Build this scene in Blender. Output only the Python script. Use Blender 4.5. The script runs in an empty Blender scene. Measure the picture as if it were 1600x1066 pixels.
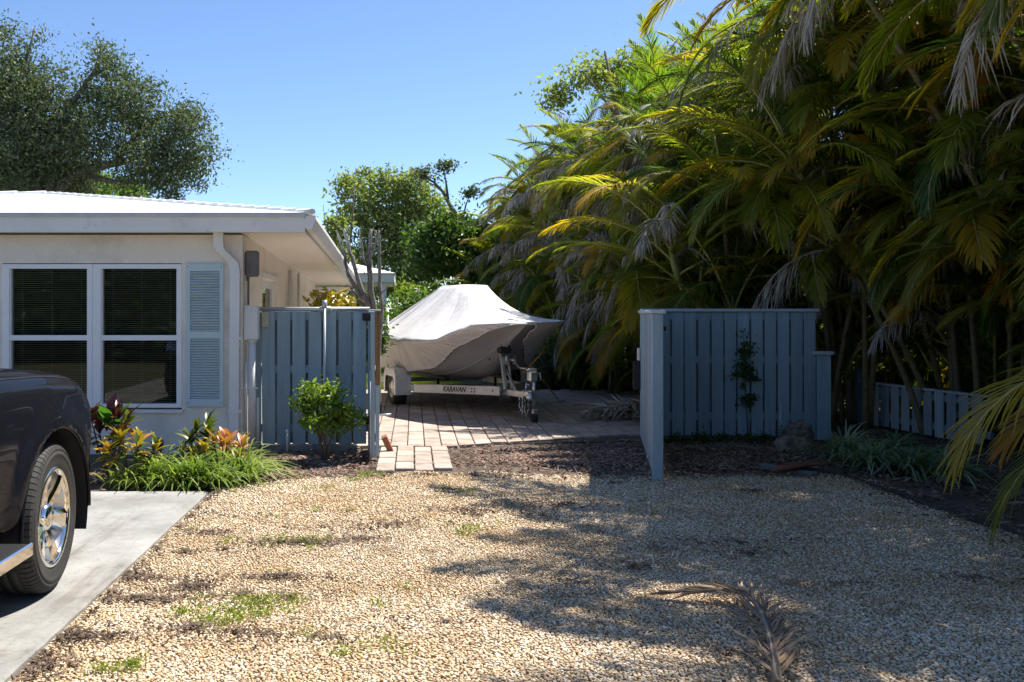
import bpy, math, random
import numpy as np
from mathutils import Vector, Matrix, noise

R = math.radians
sc = bpy.context.scene
COL = sc.collection
rnd = random.Random(7)
rng = np.random.default_rng(11)

# ------------------------------------------------------------------ camera
F, CX, HZ, EYE = 1450.0, 630.0, 488.0, 1.55
cam = bpy.data.cameras.new('camera')
cam.sensor_width = 36.0
cam.lens = F / 1600.0 * 36.0
cam.shift_x = (800 - CX) / 1600.0
cam.shift_y = -(533 - HZ) / 1600.0
cam.clip_start = 0.05
cam.clip_end = 1500
cam_o = bpy.data.objects.new('camera', cam)
cam_o.location = (0, 0, EYE)
cam_o.rotation_euler = (R(90), 0, 0)
COL.objects.link(cam_o)
sc.camera = cam_o

# ------------------------------------------------------------------ light
SUN = Vector((0.44, 0.38, 1.0)).normalized()       # towards the sun
SUN_EL = math.asin(SUN.z)
SUN_AZ = math.atan2(SUN.x, SUN.y)
w = bpy.data.worlds.new('World')
sc.world = w
w.use_nodes = True
nt = w.node_tree
bg = nt.nodes['Background']
sky = nt.nodes.new('ShaderNodeTexSky')
sky.sky_type = 'NISHITA'
sky.sun_disc = False
sky.sun_elevation = SUN_EL
sky.sun_rotation = SUN_AZ
sky.altitude = 0
sky.air_density = 0.7
sky.dust_density = 0.2
sky.ozone_density = 5.0
nt.links.new(sky.outputs[0], bg.inputs[0])
bg.inputs[1].default_value = 0.094
sl = bpy.data.lights.new('sun', 'SUN')
sl.energy = 4.5
sl.angle = R(0.5)
sl.color = (1.0, 0.94, 0.84)
sun_o = bpy.data.objects.new('sun', sl)
sun_o.rotation_euler = (-SUN).to_track_quat('-Z', 'Y').to_euler()
COL.objects.link(sun_o)
vs = sc.view_settings
vs.view_transform = 'Standard'
vs.look = 'None'
vs.exposure = 1.2
vs.gamma = 1.0
vs.use_curve_mapping = False
sc.cycles.max_bounces = 8
sc.cycles.transparent_max_bounces = 8
sc.cycles.use_denoising = True


def P(px, py, Y):
    return ((px - CX) / F * Y, Y, EYE - (py - HZ) / F * Y)


def G(px, py):
    Y = EYE * F / (py - HZ)
    return ((px - CX) / F * Y, Y, 0.0)


# ------------------------------------------------------------------ materials
def ramp(nt, fac, cols, pos=None):
    n = nt.nodes.new('ShaderNodeValToRGB')
    e = n.color_ramp.elements
    pos = pos or [i / max(1, len(cols) - 1) for i in range(len(cols))]
    e[0].position = pos[0]
    e[0].color = (*cols[0], 1)
    e[1].position = pos[-1]
    e[1].color = (*cols[-1], 1)
    for p, c in list(zip(pos, cols))[1:-1]:
        el = e.new(p)
        el.color = (*c, 1)
    if fac is not None:
        nt.links.new(fac, n.inputs[0])
    return n


def base_mat(name):
    m = bpy.data.materials.new(name)
    m.use_nodes = True
    nt = m.node_tree
    return m, nt, nt.nodes['Principled BSDF'], nt.nodes['Material Output']


def coords(nt, scale=(1, 1, 1), per_object=True):
    tc = nt.nodes.new('ShaderNodeTexCoord')
    mp = nt.nodes.new('ShaderNodeMapping')
    mp.inputs['Scale'].default_value = scale
    nt.links.new(tc.outputs['Object'], mp.inputs['Vector'])
    if per_object:
        oi = nt.nodes.new('ShaderNodeObjectInfo')
        mu = nt.nodes.new('ShaderNodeVectorMath')
        mu.operation = 'SCALE'
        mu.inputs[0].default_value = (37.0, 19.0, 53.0)
        nt.links.new(oi.outputs['Random'], mu.inputs['Scale'])
        nt.links.new(mu.outputs[0], mp.inputs['Location'])
    return mp.outputs[0]


def tex(nt, vec, scale, detail=4, rough=0.6, kind='NOISE'):
    if kind == 'VORONOI':
        n = nt.nodes.new('ShaderNodeTexVoronoi')
        n.inputs['Scale'].default_value = scale
        nt.links.new(vec, n.inputs['Vector'])
        return n
    n = nt.nodes.new('ShaderNodeTexNoise')
    n.inputs['Scale'].default_value = scale
    n.inputs['Detail'].default_value = detail
    n.inputs['Roughness'].default_value = rough
    nt.links.new(vec, n.inputs['Vector'])
    return n


def pmat(name, cols, scale=3.0, rough=0.6, bump=0.0, bscale=40.0, metal=0.0, stretch=(1, 1, 1), pos=(0.3, 0.7),
         spec=0.4, per_object=True, vary=0.0, detail=5, coat=0.0, dirt=None):
    m, nt, b, out = base_mat(name)
    v = coords(nt, stretch, per_object)
    if len(cols) == 1:
        cols = [cols[0], tuple(min(1, c * 1.08) for c in cols[0])]
    n = tex(nt, v, scale, detail)
    p = list(np.linspace(pos[0], pos[1], len(cols)))
    r = ramp(nt, n.outputs[0], cols, p)
    c = r.outputs[0]
    if dirt:
        dcol, dscale, dlo, dhi = dirt
        n3 = tex(nt, v, dscale, 8, 0.7)
        r3 = ramp(nt, n3.outputs[0], [(0, 0, 0), (1, 1, 1)], [dlo, dhi])
        mx = nt.nodes.new('ShaderNodeMixRGB')
        nt.links.new(r3.outputs[0], mx.inputs[0])
        nt.links.new(c, mx.inputs[1])
        mx.inputs[2].default_value = (*dcol, 1)
        c = mx.outputs[0]
    if vary:
        oi = nt.nodes.new('ShaderNodeObjectInfo')
        mr = nt.nodes.new('ShaderNodeMapRange')
        mr.inputs[3].default_value = 1 - vary
        mr.inputs[4].default_value = 1 + vary
        nt.links.new(oi.outputs['Random'], mr.inputs[0])
        hs = nt.nodes.new('ShaderNodeHueSaturation')
        nt.links.new(mr.outputs[0], hs.inputs['Value'])
        nt.links.new(c, hs.inputs['Color'])
        c = hs.outputs[0]
    nt.links.new(c, b.inputs['Base Color'])
    b.inputs['Roughness'].default_value = rough
    b.inputs['Metallic'].default_value = metal
    b.inputs['Specular IOR Level'].default_value = spec
    b.inputs['Coat Weight'].default_value = coat
    b.inputs['Coat Roughness'].default_value = 0.04
    if bump:
        n2 = tex(nt, v, bscale, 6)
        bp = nt.nodes.new('ShaderNodeBump')
        bp.inputs['Strength'].default_value = bump
        bp.inputs['Distance'].default_value = 0.02
        nt.links.new(n2.outputs[0], bp.inputs['Height'])
        nt.links.new(bp.outputs[0], b.inputs['Normal'])
    return m


def leaf_mat(name, cols, rough=0.45, trans=0.4, island=True, nscale=1.2, tint=1.25, tips=None):
    """foliage: colour from per-leaf random + noise, part of the light goes through"""
    m, nt, b, out = base_mat(name)
    v = coords(nt)
    n = tex(nt, v, nscale, 3)
    geo = nt.nodes.new('ShaderNodeNewGeometry')
    oi = nt.nodes.new('ShaderNodeObjectInfo')
    a = nt.nodes.new('ShaderNodeMath')
    a.operation = 'MULTIPLY_ADD'
    nt.links.new(geo.outputs['Random Per Island'] if island else oi.outputs['Random'], a.inputs[0])
    a.inputs[1].default_value = 0.55
    a2 = nt.nodes.new('ShaderNodeMath')
    a2.operation = 'MULTIPLY_ADD'
    nt.links.new(n.outputs[0], a2.inputs[0])
    a2.inputs[1].default_value = 1.1
    a2.inputs[2].default_value = -0.33
    nt.links.new(a2.outputs[0], a.inputs[2])
    a3 = nt.nodes.new('ShaderNodeMath')
    a3.operation = 'MULTIPLY_ADD'
    nt.links.new(oi.outputs['Random'], a3.inputs[0])
    a3.inputs[1].default_value = 0.3
    a3.inputs[2].default_value = -0.12
    a4 = nt.nodes.new('ShaderNodeMath')
    a4.operation = 'ADD'
    nt.links.new(a.outputs[0], a4.inputs[0])
    nt.links.new(a3.outputs[0], a4.inputs[1])
    r = ramp(nt, a4.outputs[0], cols)
    if tips:                      # ageing fronds turn golden towards their ends
        tc = nt.nodes.new('ShaderNodeTexCoord')
        sx = nt.nodes.new('ShaderNodeSeparateXYZ')
        nt.links.new(tc.outputs['Object'], sx.inputs[0])
        mr = nt.nodes.new('ShaderNodeMapRange')
        mr.inputs[1].default_value = 0.5
        mr.inputs[2].default_value = 1.6
        nt.links.new(sx.outputs[0], mr.inputs[0])
        rr = ramp(nt, oi.outputs['Random'], [(0, 0, 0), (.8, .8, .8)], [0.5, 1.0])
        mu = nt.nodes.new('ShaderNodeMath')
        mu.operation = 'MULTIPLY'
        nt.links.new(mr.outputs[0], mu.inputs[0])
        nt.links.new(rr.outputs[0], mu.inputs[1])
        r0 = r
        r = nt.nodes.new('ShaderNodeMixRGB')
        nt.links.new(mu.outputs[0], r.inputs[0])
        nt.links.new(r0.outputs[0], r.inputs[1])
        r.inputs[2].default_value = (*tips, 1)
    nt.links.new(r.outputs[0], b.inputs['Base Color'])
    b.inputs['Roughness'].default_value = rough
    b.inputs['Specular IOR Level'].default_value = 0.4
    tr = nt.nodes.new('ShaderNodeBsdfTranslucent')
    g = nt.nodes.new('ShaderNodeMixRGB')
    g.blend_type = 'MULTIPLY'
    g.inputs[0].default_value = 1
    g.inputs[2].default_value = (1.25 * tint, 1.35 * tint, 0.55 * tint, 1)
    nt.links.new(r.outputs[0], g.inputs[1])
    nt.links.new(g.outputs[0], tr.inputs[0])
    mx = nt.nodes.new('ShaderNodeMixShader')
    mx.inputs[0].default_value = trans
    nt.links.new(b.outputs[0], mx.inputs[1])
    nt.links.new(tr.outputs[0], mx.inputs[2])
    nt.links.new(mx.outputs[0], out.inputs[0])
    return m


def island_mat(name, cols, rough=0.8, scale=8, bump=0.3, bscale=60, wear=0.5):
    """many loose pieces in one mesh, every one with a colour of its own"""
    m, nt, b, out = base_mat(name)
    geo = nt.nodes.new('ShaderNodeNewGeometry')
    v = coords(nt, per_object=False)
    r = ramp(nt, geo.outputs['Random Per Island'], cols)
    n = tex(nt, v, scale, 4)
    r2 = ramp(nt, n.outputs[0], [(1 - wear,) * 3, (1, 1, 1)], [0.35, 0.6])
    mx = nt.nodes.new('ShaderNodeMixRGB')
    mx.blend_type = 'MULTIPLY'
    mx.inputs[0].default_value = 1
    nt.links.new(r.outputs[0], mx.inputs[1])
    nt.links.new(r2.outputs[0], mx.inputs[2])
    nt.links.new(mx.outputs[0], b.inputs['Base Color'])
    b.inputs['Roughness'].default_value = rough
    b.inputs['Specular IOR Level'].default_value = 0.3
    if bump:
        n2 = tex(nt, v, bscale, 3)
        bp = nt.nodes.new('ShaderNodeBump')
        bp.inputs['Strength'].default_value = bump
        bp.inputs['Distance'].default_value = 0.005
        nt.links.new(n2.outputs[0], bp.inputs['Height'])
        nt.links.new(bp.outputs[0], b.inputs['Normal'])
    return m


def gravel_mat(name, cols, rough, *_a, **_k):
    """stones: own colour each, and soft dirty drifts over the whole bed"""
    m, nt, b, out = base_mat(name)
    geo = nt.nodes.new('ShaderNodeNewGeometry')
    v = coords(nt, per_object=False)
    r = ramp(nt, geo.outputs['Random Per Island'], cols)
    c = r.outputs[0]
    for sc_, det, col, lo, hi in ((0.9, 5, (0.86, 0.77, 0.64), .42, .66), (2.6, 8, (0.50, 0.43, 0.36), .55, .74), (45, 2, (0.62, 0.55, 0.48), .45, .62)):
        n = tex(nt, v, sc_, det, .65)
        r2 = ramp(nt, n.outputs[0], [(1, 1, 1), col], [lo, hi])
        mx = nt.nodes.new('ShaderNodeMixRGB')
        mx.blend_type = 'MULTIPLY'
        mx.inputs[0].default_value = 1
        nt.links.new(c, mx.inputs[1])
        nt.links.new(r2.outputs[0], mx.inputs[2])
        c = mx.outputs[0]
    nt.links.new(c, b.inputs['Base Color'])
    b.inputs['Roughness'].default_value = rough
    b.inputs['Specular IOR Level'].default_value = 0.3
    return m


M = {}
M['stucco'] = pmat('stucco', [(0.80, 0.74, 0.65), (0.85, 0.79, 0.71)], 1.5, 0.9, 0.35, 90, dirt=((0.56, 0.50, 0.42), 1.3, 0.50, 0.78))
M['white_paint'] = pmat('white_paint', [(0.70, 0.70, 0.69), (0.78, 0.78, 0.77)], 2.5, 0.5, 0.05, 30, dirt=((0.5, 0.47, 0.42), 2.3, 0.6, 0.85))
M['soffit'] = pmat('soffit', [(0.80, 0.75, 0.68), (0.85, 0.81, 0.74)], 2, 0.8, 0.1, 60)
M['fascia'] = pmat('fascia_paint', [(0.74, 0.72, 0.68), (0.82, 0.80, 0.76)], 2, 0.6, 0.05, 40, dirt=((0.45, 0.40, 0.33), 3, 0.58, 0.85))
M['roof'] = pmat('roof_white', [(0.80, 0.80, 0.79), (0.86, 0.86, 0.85)], 2, 0.8, 0.3, 30)
M['drip'] = pmat('drip_metal', [(0.45, 0.46, 0.47), (0.6, 0.61, 0.62)], 4, 0.45, 0.1, 40, metal=0.3)
M['vinyl'] = pmat('vinyl', [(0.78, 0.79, 0.80)], 2, 0.35)
M['shutter'] = pmat('shutter_paint', [(0.46, 0.58, 0.61), (0.52, 0.64, 0.67)], 2, 0.55, 0.05, 50)
M['blue'] = pmat('blue_fence_paint', [(0.25, 0.34, 0.395), (0.33, 0.43, 0.48)], 2.2, 0.6, 0.6, 24, stretch=(7, 7, 0.5), vary=0.2, dirt=((0.38, 0.44, 0.47), 1.6, 0.54, 0.8))
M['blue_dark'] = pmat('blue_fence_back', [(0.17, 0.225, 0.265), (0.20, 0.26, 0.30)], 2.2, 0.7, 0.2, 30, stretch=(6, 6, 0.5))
M['blue_cap'] = pmat('blue_cap', [(0.40, 0.47, 0.51), (0.50, 0.57, 0.60)], 3, 0.55, 0.2, 30)
M['galv'] = pmat('galvanised', [(0.42, 0.46, 0.49), (0.58, 0.62, 0.65)], 6, 0.45, 0.05, 80, metal=0.5)
M['old_wood'] = pmat('weathered_wood', [(0.13, 0.07, 0.035), (0.34, 0.20, 0.09)], 3, 0.8, 0.5, 30, stretch=(8, 8, 0.7))
M['grey_wood'] = pmat('grey_wood', [(0.10, 0.11, 0.115), (0.2, 0.215, 0.22)], 3, 0.85, 0.5, 30, stretch=(0.7, 8, 8))
M['dark_wood'] = pmat('dark_wood', [(0.025, 0.022, 0.02), (0.07, 0.062, 0.055)], 3, 0.9, 0.6, 20, stretch=(0.7, 8, 8))
M['black'] = pmat('black_plastic', [(0.015, 0.015, 0.017)], 3, 0.5)
M['rubber'] = pmat('tyre_rubber', [(0.022, 0.022, 0.023), (0.04, 0.04, 0.04)], 5, 0.75, 0.1, 60)
M['grey_box'] = pmat('grey_weathered_box', [(0.14, 0.135, 0.14), (0.2, 0.195, 0.2)], 6, 0.8, 0.2, 40)
M['beige'] = pmat('beige_plastic', [(0.5, 0.46, 0.34)], 3, 0.6)
M['steel'] = pmat('trailer_steel', [(0.55, 0.56, 0.57), (0.70, 0.71, 0.72)], 4, 0.4, 0.03, 40, metal=0.35, dirt=((0.35, 0.33, 0.3), 5, 0.58, 0.8))
M['zinc'] = pmat('zinc', [(0.45, 0.46, 0.47), (0.65, 0.66, 0.67)], 8, 0.3, 0.05, 60, metal=0.85)
M['chrome'] = pmat('chrome', [(0.82, 0.83, 0.84)], 3, 0.08, metal=1.0)
M['car'] = pmat('dark_car_paint', [(0.007, 0.008, 0.012), (0.009, 0.010, 0.015)], 1, 0.35, spec=0.0, coat=0.36)
M['dark_glass'] = pmat('tinted_glass', [(0.008, 0.01, 0.01)], 1, 0.03, spec=0.6)
M['hull'] = pmat('hull_grey', [(0.30, 0.30, 0.32), (0.38, 0.37, 0.38)], 1.2, 0.35, dirt=((0.3, 0.23, 0.17), 1.6, 0.5, 0.8))
M['strap'] = pmat('orange_strap', [(0.55, 0.20, 0.05), (0.62, 0.3, 0.10)], 20, 0.8)
M['concrete'] = pmat('concrete', [(0.19, 0.187, 0.178), (0.27, 0.266, 0.255), (0.35, 0.345, 0.335)], 1.4, 0.9, 0.25, 120, pos=(0.35, 0.65), detail=9, dirt=((0.13, 0.12, 0.105), 1.9, 0.46, 0.72))
def slab_material():
    m, nt, b, out = base_mat('concrete_slab')
    v = coords(nt, per_object=False)
    r = ramp(nt, tex(nt, v, 1.1, 10, .68).outputs[0], [(0.17, 0.165, 0.155), (0.27, 0.265, 0.255), (0.36, 0.355, 0.345)], [.32, .5, .66])
    c = r.outputs[0]
    v2 = coords(nt, (6, .7, 1), per_object=False)
    for vec, sc_, col, lo, hi in ((v2, 1.0, (.72, .70, .67), .52, .66), (v, 28, (.72, .70, .66), .55, .7), (v, 3.1, (.62, .59, .54), .6, .72)):
        r2 = ramp(nt, tex(nt, vec, sc_, 8, .65).outputs[0], [(1, 1, 1), col], [lo, hi])
        mx = nt.nodes.new('ShaderNodeMixRGB')
        mx.blend_type = 'MULTIPLY'
        mx.inputs[0].default_value = 1
        nt.links.new(c, mx.inputs[1])
        nt.links.new(r2.outputs[0], mx.inputs[2])
        c = mx.outputs[0]
    nt.links.new(c, b.inputs['Base Color'])
    b.inputs['Roughness'].default_value = .9
    bp = nt.nodes.new('ShaderNodeBump')
    bp.inputs['Strength'].default_value = .35
    bp.inputs['Distance'].default_value = .01
    nt.links.new(tex(nt, v, 90, 6, .7).outputs[0], bp.inputs['Height'])
    nt.links.new(bp.outputs[0], b.inputs['Normal'])
    return m


M['slab'] = slab_material()
M['soil'] = pmat('soil', [(0.06, 0.044, 0.034), (0.14, 0.105, 0.08)], 3, 0.95, 0.8, 25, detail=8, per_object=False)
M['earth'] = pmat('earth', [(0.06, 0.07, 0.03), (0.10, 0.10, 0.05)], 0.5, 0.95, 0.5, 10, detail=8, per_object=False)
M['gravel_base'] = pmat('gravel_base', [(0.30, 0.23, 0.15), (0.48, 0.38, 0.25), (0.60, 0.50, 0.36)], 45, 0.95, 1.0, 60, per_object=False, detail=3)
M['brick_red'] = pmat('red_brick', [(0.26, 0.10, 0.065), (0.36, 0.16, 0.10)], 8, 0.9, 0.4, 60)
M['paver'] = pmat('paver', [(0.26, 0.20, 0.165), (0.38, 0.31, 0.265), (0.46, 0.395, 0.35)], 4, 0.9, 0.35, 60, vary=0.16, dirt=((0.18, 0.13, 0.11), 2.2, 0.55, 0.8))
M['joint'] = pmat('joint_sand', [(0.05, 0.042, 0.035), (0.10, 0.085, 0.07)], 30, 0.95, 0.4, 60, per_object=False)
M['limestone'] = pmat('limestone', [(0.07, 0.06, 0.05), (0.20, 0.17, 0.13), (0.36, 0.31, 0.24)], 9, 0.95, 1.0, 22, detail=9)
M['bark'] = pmat('bark', [(0.07, 0.055, 0.045), (0.19, 0.16, 0.135)], 4, 0.95, 0.8, 18, stretch=(4, 4, 1))
M['pale_bark'] = pmat('pale_bark', [(0.12, 0.112, 0.10), (0.34, 0.33, 0.31)], 7, 0.9, 0.9, 24, stretch=(3, 3, 1), dirt=((0.07, 0.06, 0.05), 5, 0.5, 0.66))
M['cane'] = pmat('palm_cane', [(0.10, 0.08, 0.04), (0.20, 0.16, 0.08), (0.08, 0.095, 0.035)], 3, 0.7, 0.5, 8, stretch=(1, 1, 9))
M['crownshaft'] = pmat('crownshaft', [(0.13, 0.19, 0.05), (0.28, 0.28, 0.09)], 2, 0.55)
M['rachis'] = pmat('rachis', [(0.20, 0.20, 0.06), (0.33, 0.27, 0.08)], 3, 0.5)
M['rachis_dead'] = pmat('rachis_dead', [(0.20, 0.15, 0.11), (0.33, 0.27, 0.21)], 3, 0.8)
M['frond_green'] = leaf_mat('frond_green', [(0.03, 0.065, 0.011), (0.07, 0.12, 0.016), (0.14, 0.17, 0.024)], 0.55, 0.58, tint=1.6, tips=(0.34, 0.26, 0.03))
M['frond_lime'] = leaf_mat('frond_lime', [(0.09, 0.14, 0.015), (0.17, 0.20, 0.022), (0.34, 0.29, 0.03)], 0.55, 0.58, tint=1.6, tips=(0.46, 0.27, 0.03))
M['frond_gold'] = leaf_mat('frond_gold', [(0.28, 0.20, 0.025), (0.42, 0.25, 0.03), (0.44, 0.19, 0.025)], 0.45, 0.5, tint=1.15)
M['frond_dead'] = leaf_mat('frond_dead', [(0.16, 0.125, 0.10), (0.34, 0.30, 0.26), (0.55, 0.51, 0.47)], 0.75, 0.15, tint=0.8)
M['frond_fallen'] = leaf_mat('frond_fallen', [(0.10, 0.06, 0.035), (0.22, 0.145, 0.09), (0.40, 0.30, 0.21)], 0.8, 0.1, tint=0.8)
M['oak_leaf'] = leaf_mat('oak_leaf', [(0.045, 0.068, 0.036), (0.085, 0.115, 0.06), (0.15, 0.18, 0.10)], 0.5, 0.35, tint=1.0, nscale=0.35)
M['pine_leaf'] = leaf_mat('pine_leaf', [(0.10, 0.14, 0.05), (0.18, 0.22, 0.08), (0.27, 0.30, 0.13)], 0.55, 0.5, nscale=0.4)  # leaf colour lightened to carry the haze of distance
M['broad_leaf'] = leaf_mat('broad_leaf', [(0.022, 0.05, 0.012), (0.055, 0.10, 0.02), (0.11, 0.18, 0.035)], 0.4, 0.42, nscale=0.5)
M['lime_leaf'] = leaf_mat('lime_leaf', [(0.07, 0.14, 0.022), (0.14, 0.22, 0.035), (0.27, 0.31, 0.07)], 0.45, 0.45, nscale=2)
M['grass_blade'] = leaf_mat('grass_blade', [(0.08, 0.15, 0.03), (0.18, 0.26, 0.05), (0.38, 0.40, 0.12)], 0.4, 0.35, nscale=2)
M['spider_blade'] = leaf_mat('spider_blade', [(0.08, 0.15, 0.07), (0.20, 0.28, 0.16), (0.42, 0.47, 0.33)], 0.4, 0.3, nscale=2)
M['lawn'] = leaf_mat('lawn_blade', [(0.10, 0.16, 0.02), (0.18, 0.24, 0.03), (0.27, 0.30, 0.06)], 0.5, 0.35, nscale=2)
M['croton_y'] = leaf_mat('croton_yellow', [(0.30, 0.28, 0.03), (0.48, 0.36, 0.04), (0.50, 0.24, 0.05)], 0.35, 0.25, island=False, tint=0.9)
M['croton_g'] = leaf_mat('croton_green', [(0.03, 0.07, 0.015), (0.09, 0.13, 0.02), (0.22, 0.22, 0.04)], 0.35, 0.25, island=False, tint=0.9)
M['croton_o'] = leaf_mat('croton_orange', [(0.42, 0.14, 0.05), (0.52, 0.24, 0.10), (0.50, 0.35, 0.10)], 0.35, 0.25, island=False, tint=0.9)
M['croton_r'] = leaf_mat('croton_red', [(0.035, 0.012, 0.014), (0.09, 0.02, 0.025), (0.20, 0.04, 0.045)], 0.3, 0.2, island=False, tint=0.9)
M['canna'] = leaf_mat('canna_green', [(0.04, 0.13, 0.02), (0.07, 0.18, 0.03)], 0.3, 0.35, island=False)
M['pebble'] = gravel_mat('pebbles', [(0.82, 0.72, 0.55), (0.58, 0.40, 0.20), (0.88, 0.82, 0.72), (0.74, 0.57, 0.34), (0.48, 0.38, 0.27), (0.82, 0.70, 0.49), (0.86, 0.80, 0.70), (0.56, 0.38, 0.20), (0.86, 0.79, 0.67), (0.40, 0.36, 0.31), (0.74, 0.57, 0.35), (0.42, 0.33, 0.24)], 0.75, 0.8, 0.25, 120, wear=0.22)
M['chips'] = island_mat('bark_chips', [(0.09, 0.055, 0.042), (0.21, 0.12, 0.085), (0.32, 0.22, 0.165), (0.14, 0.095, 0.08), (0.44, 0.35, 0.28), (0.18, 0.095, 0.072)], 0.9, 2, 0.3, 60, wear=0.4)
M['litter'] = island_mat('dry_litter', [(0.09, 0.062, 0.045), (0.19, 0.135, 0.10), (0.29, 0.215, 0.16), (0.14, 0.105, 0.085)], 0.9, 3, 0.0)
M['spathe'] = pmat('palm_boot', [(0.12, 0.035, 0.02), (0.26, 0.09, 0.055)], 4, 0.7, 0.3, 20, stretch=(1, 6, 6))


def cover_material():
    m, nt, b, out = base_mat('boat_cover_cloth')
    v = coords(nt)
    n = tex(nt, v, 1.3, 6)
    r = ramp(nt, n.outputs[0], [(0.58, 0.565, 0.56), (0.67, 0.655, 0.65)], [0.3, 0.7])
    nt.links.new(r.outputs[0], b.inputs['Base Color'])
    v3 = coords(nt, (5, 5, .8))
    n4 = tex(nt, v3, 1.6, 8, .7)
    r4 = ramp(nt, n4.outputs[0], [(1, 1, 1), (.84, .80, .76)], [.5, .75])  # vertical streaks: mildew, plus the shade of folds put into the colour
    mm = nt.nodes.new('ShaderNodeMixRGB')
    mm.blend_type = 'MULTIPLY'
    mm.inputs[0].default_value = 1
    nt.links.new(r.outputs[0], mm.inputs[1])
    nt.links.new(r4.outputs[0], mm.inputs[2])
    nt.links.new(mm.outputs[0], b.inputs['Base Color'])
    b.inputs['Roughness'].default_value = 0.62
    b.inputs['Sheen Weight'].default_value = 0.1
    v2 = coords(nt, (7, 7, 1.2))
    n2 = tex(nt, v2, 1.0, 4, 0.55)
    n3 = tex(nt, v, 2.2, 3, 0.5)
    mx = nt.nodes.new('ShaderNodeMixRGB')
    mx.inputs[0].default_value = 0.4
    nt.links.new(n2.outputs[0], mx.inputs[1])
    nt.links.new(n3.outputs[0], mx.inputs[2])
    bp = nt.nodes.new('ShaderNodeBump')
    bp.inputs['Strength'].default_value = 0.4
    bp.inputs['Distance'].default_value = 0.05
    nt.links.new(mx.outputs[0], bp.inputs['Height'])
    nt.links.new(bp.outputs[0], b.inputs['Normal'])
    return m


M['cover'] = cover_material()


def pane_material():
    m, nt, b, out = base_mat('window_pane')
    gl = nt.nodes.new('ShaderNodeBsdfGlossy')
    gl.inputs['Roughness'].default_value = 0.02
    tr = nt.nodes.new('ShaderNodeBsdfTransparent')
    tr.inputs[0].default_value = (0.72, 0.77, 0.74, 1)
    fr = nt.nodes.new('ShaderNodeFresnel')
    fr.inputs[0].default_value = 1.65
    mx = nt.nodes.new('ShaderNodeMixShader')
    nt.links.new(fr.outputs[0], mx.inputs[0])
    nt.links.new(tr.outputs[0], mx.inputs[1])
    nt.links.new(gl.outputs[0], mx.inputs[2])
    nt.links.new(mx.outputs[0], out.inputs[0])
    return m


M['pane'] = pane_material()
M['blind'] = pmat('blind_slats', [(0.32, 0.345, 0.33), (0.37, 0.395, 0.38)], 2, 0.7)
M['room'] = pmat('dark_room', [(0.015, 0.018, 0.016)], 2, 0.9)


# ------------------------------------------------------------------ mesh helpers
def tag(o, label=None, cat=None, group=None, kind=None):
    if label: o['label'] = label
    if cat: o['category'] = cat
    if group: o['group'] = group
    if kind: o['kind'] = kind
    return o


def empty(name, loc, rz=0.0, label=None, cat=None, group=None):
    o = bpy.data.objects.new(name, None)
    o.empty_display_size = 0.2
    o.location = loc
    o.rotation_euler = (0, 0, rz)
    COL.objects.link(o)
    return tag(o, label, cat, group)


def link(name, me, parent=None, loc=(0, 0, 0), rot=(0, 0, 0), scale=None):
    o = bpy.data.objects.new(name, me)
    o.location = loc
    o.rotation_euler = rot
    if scale is not None:
        o.scale = scale
    COL.objects.link(o)
    if parent is not None:
        o.parent = parent
    return o


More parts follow.
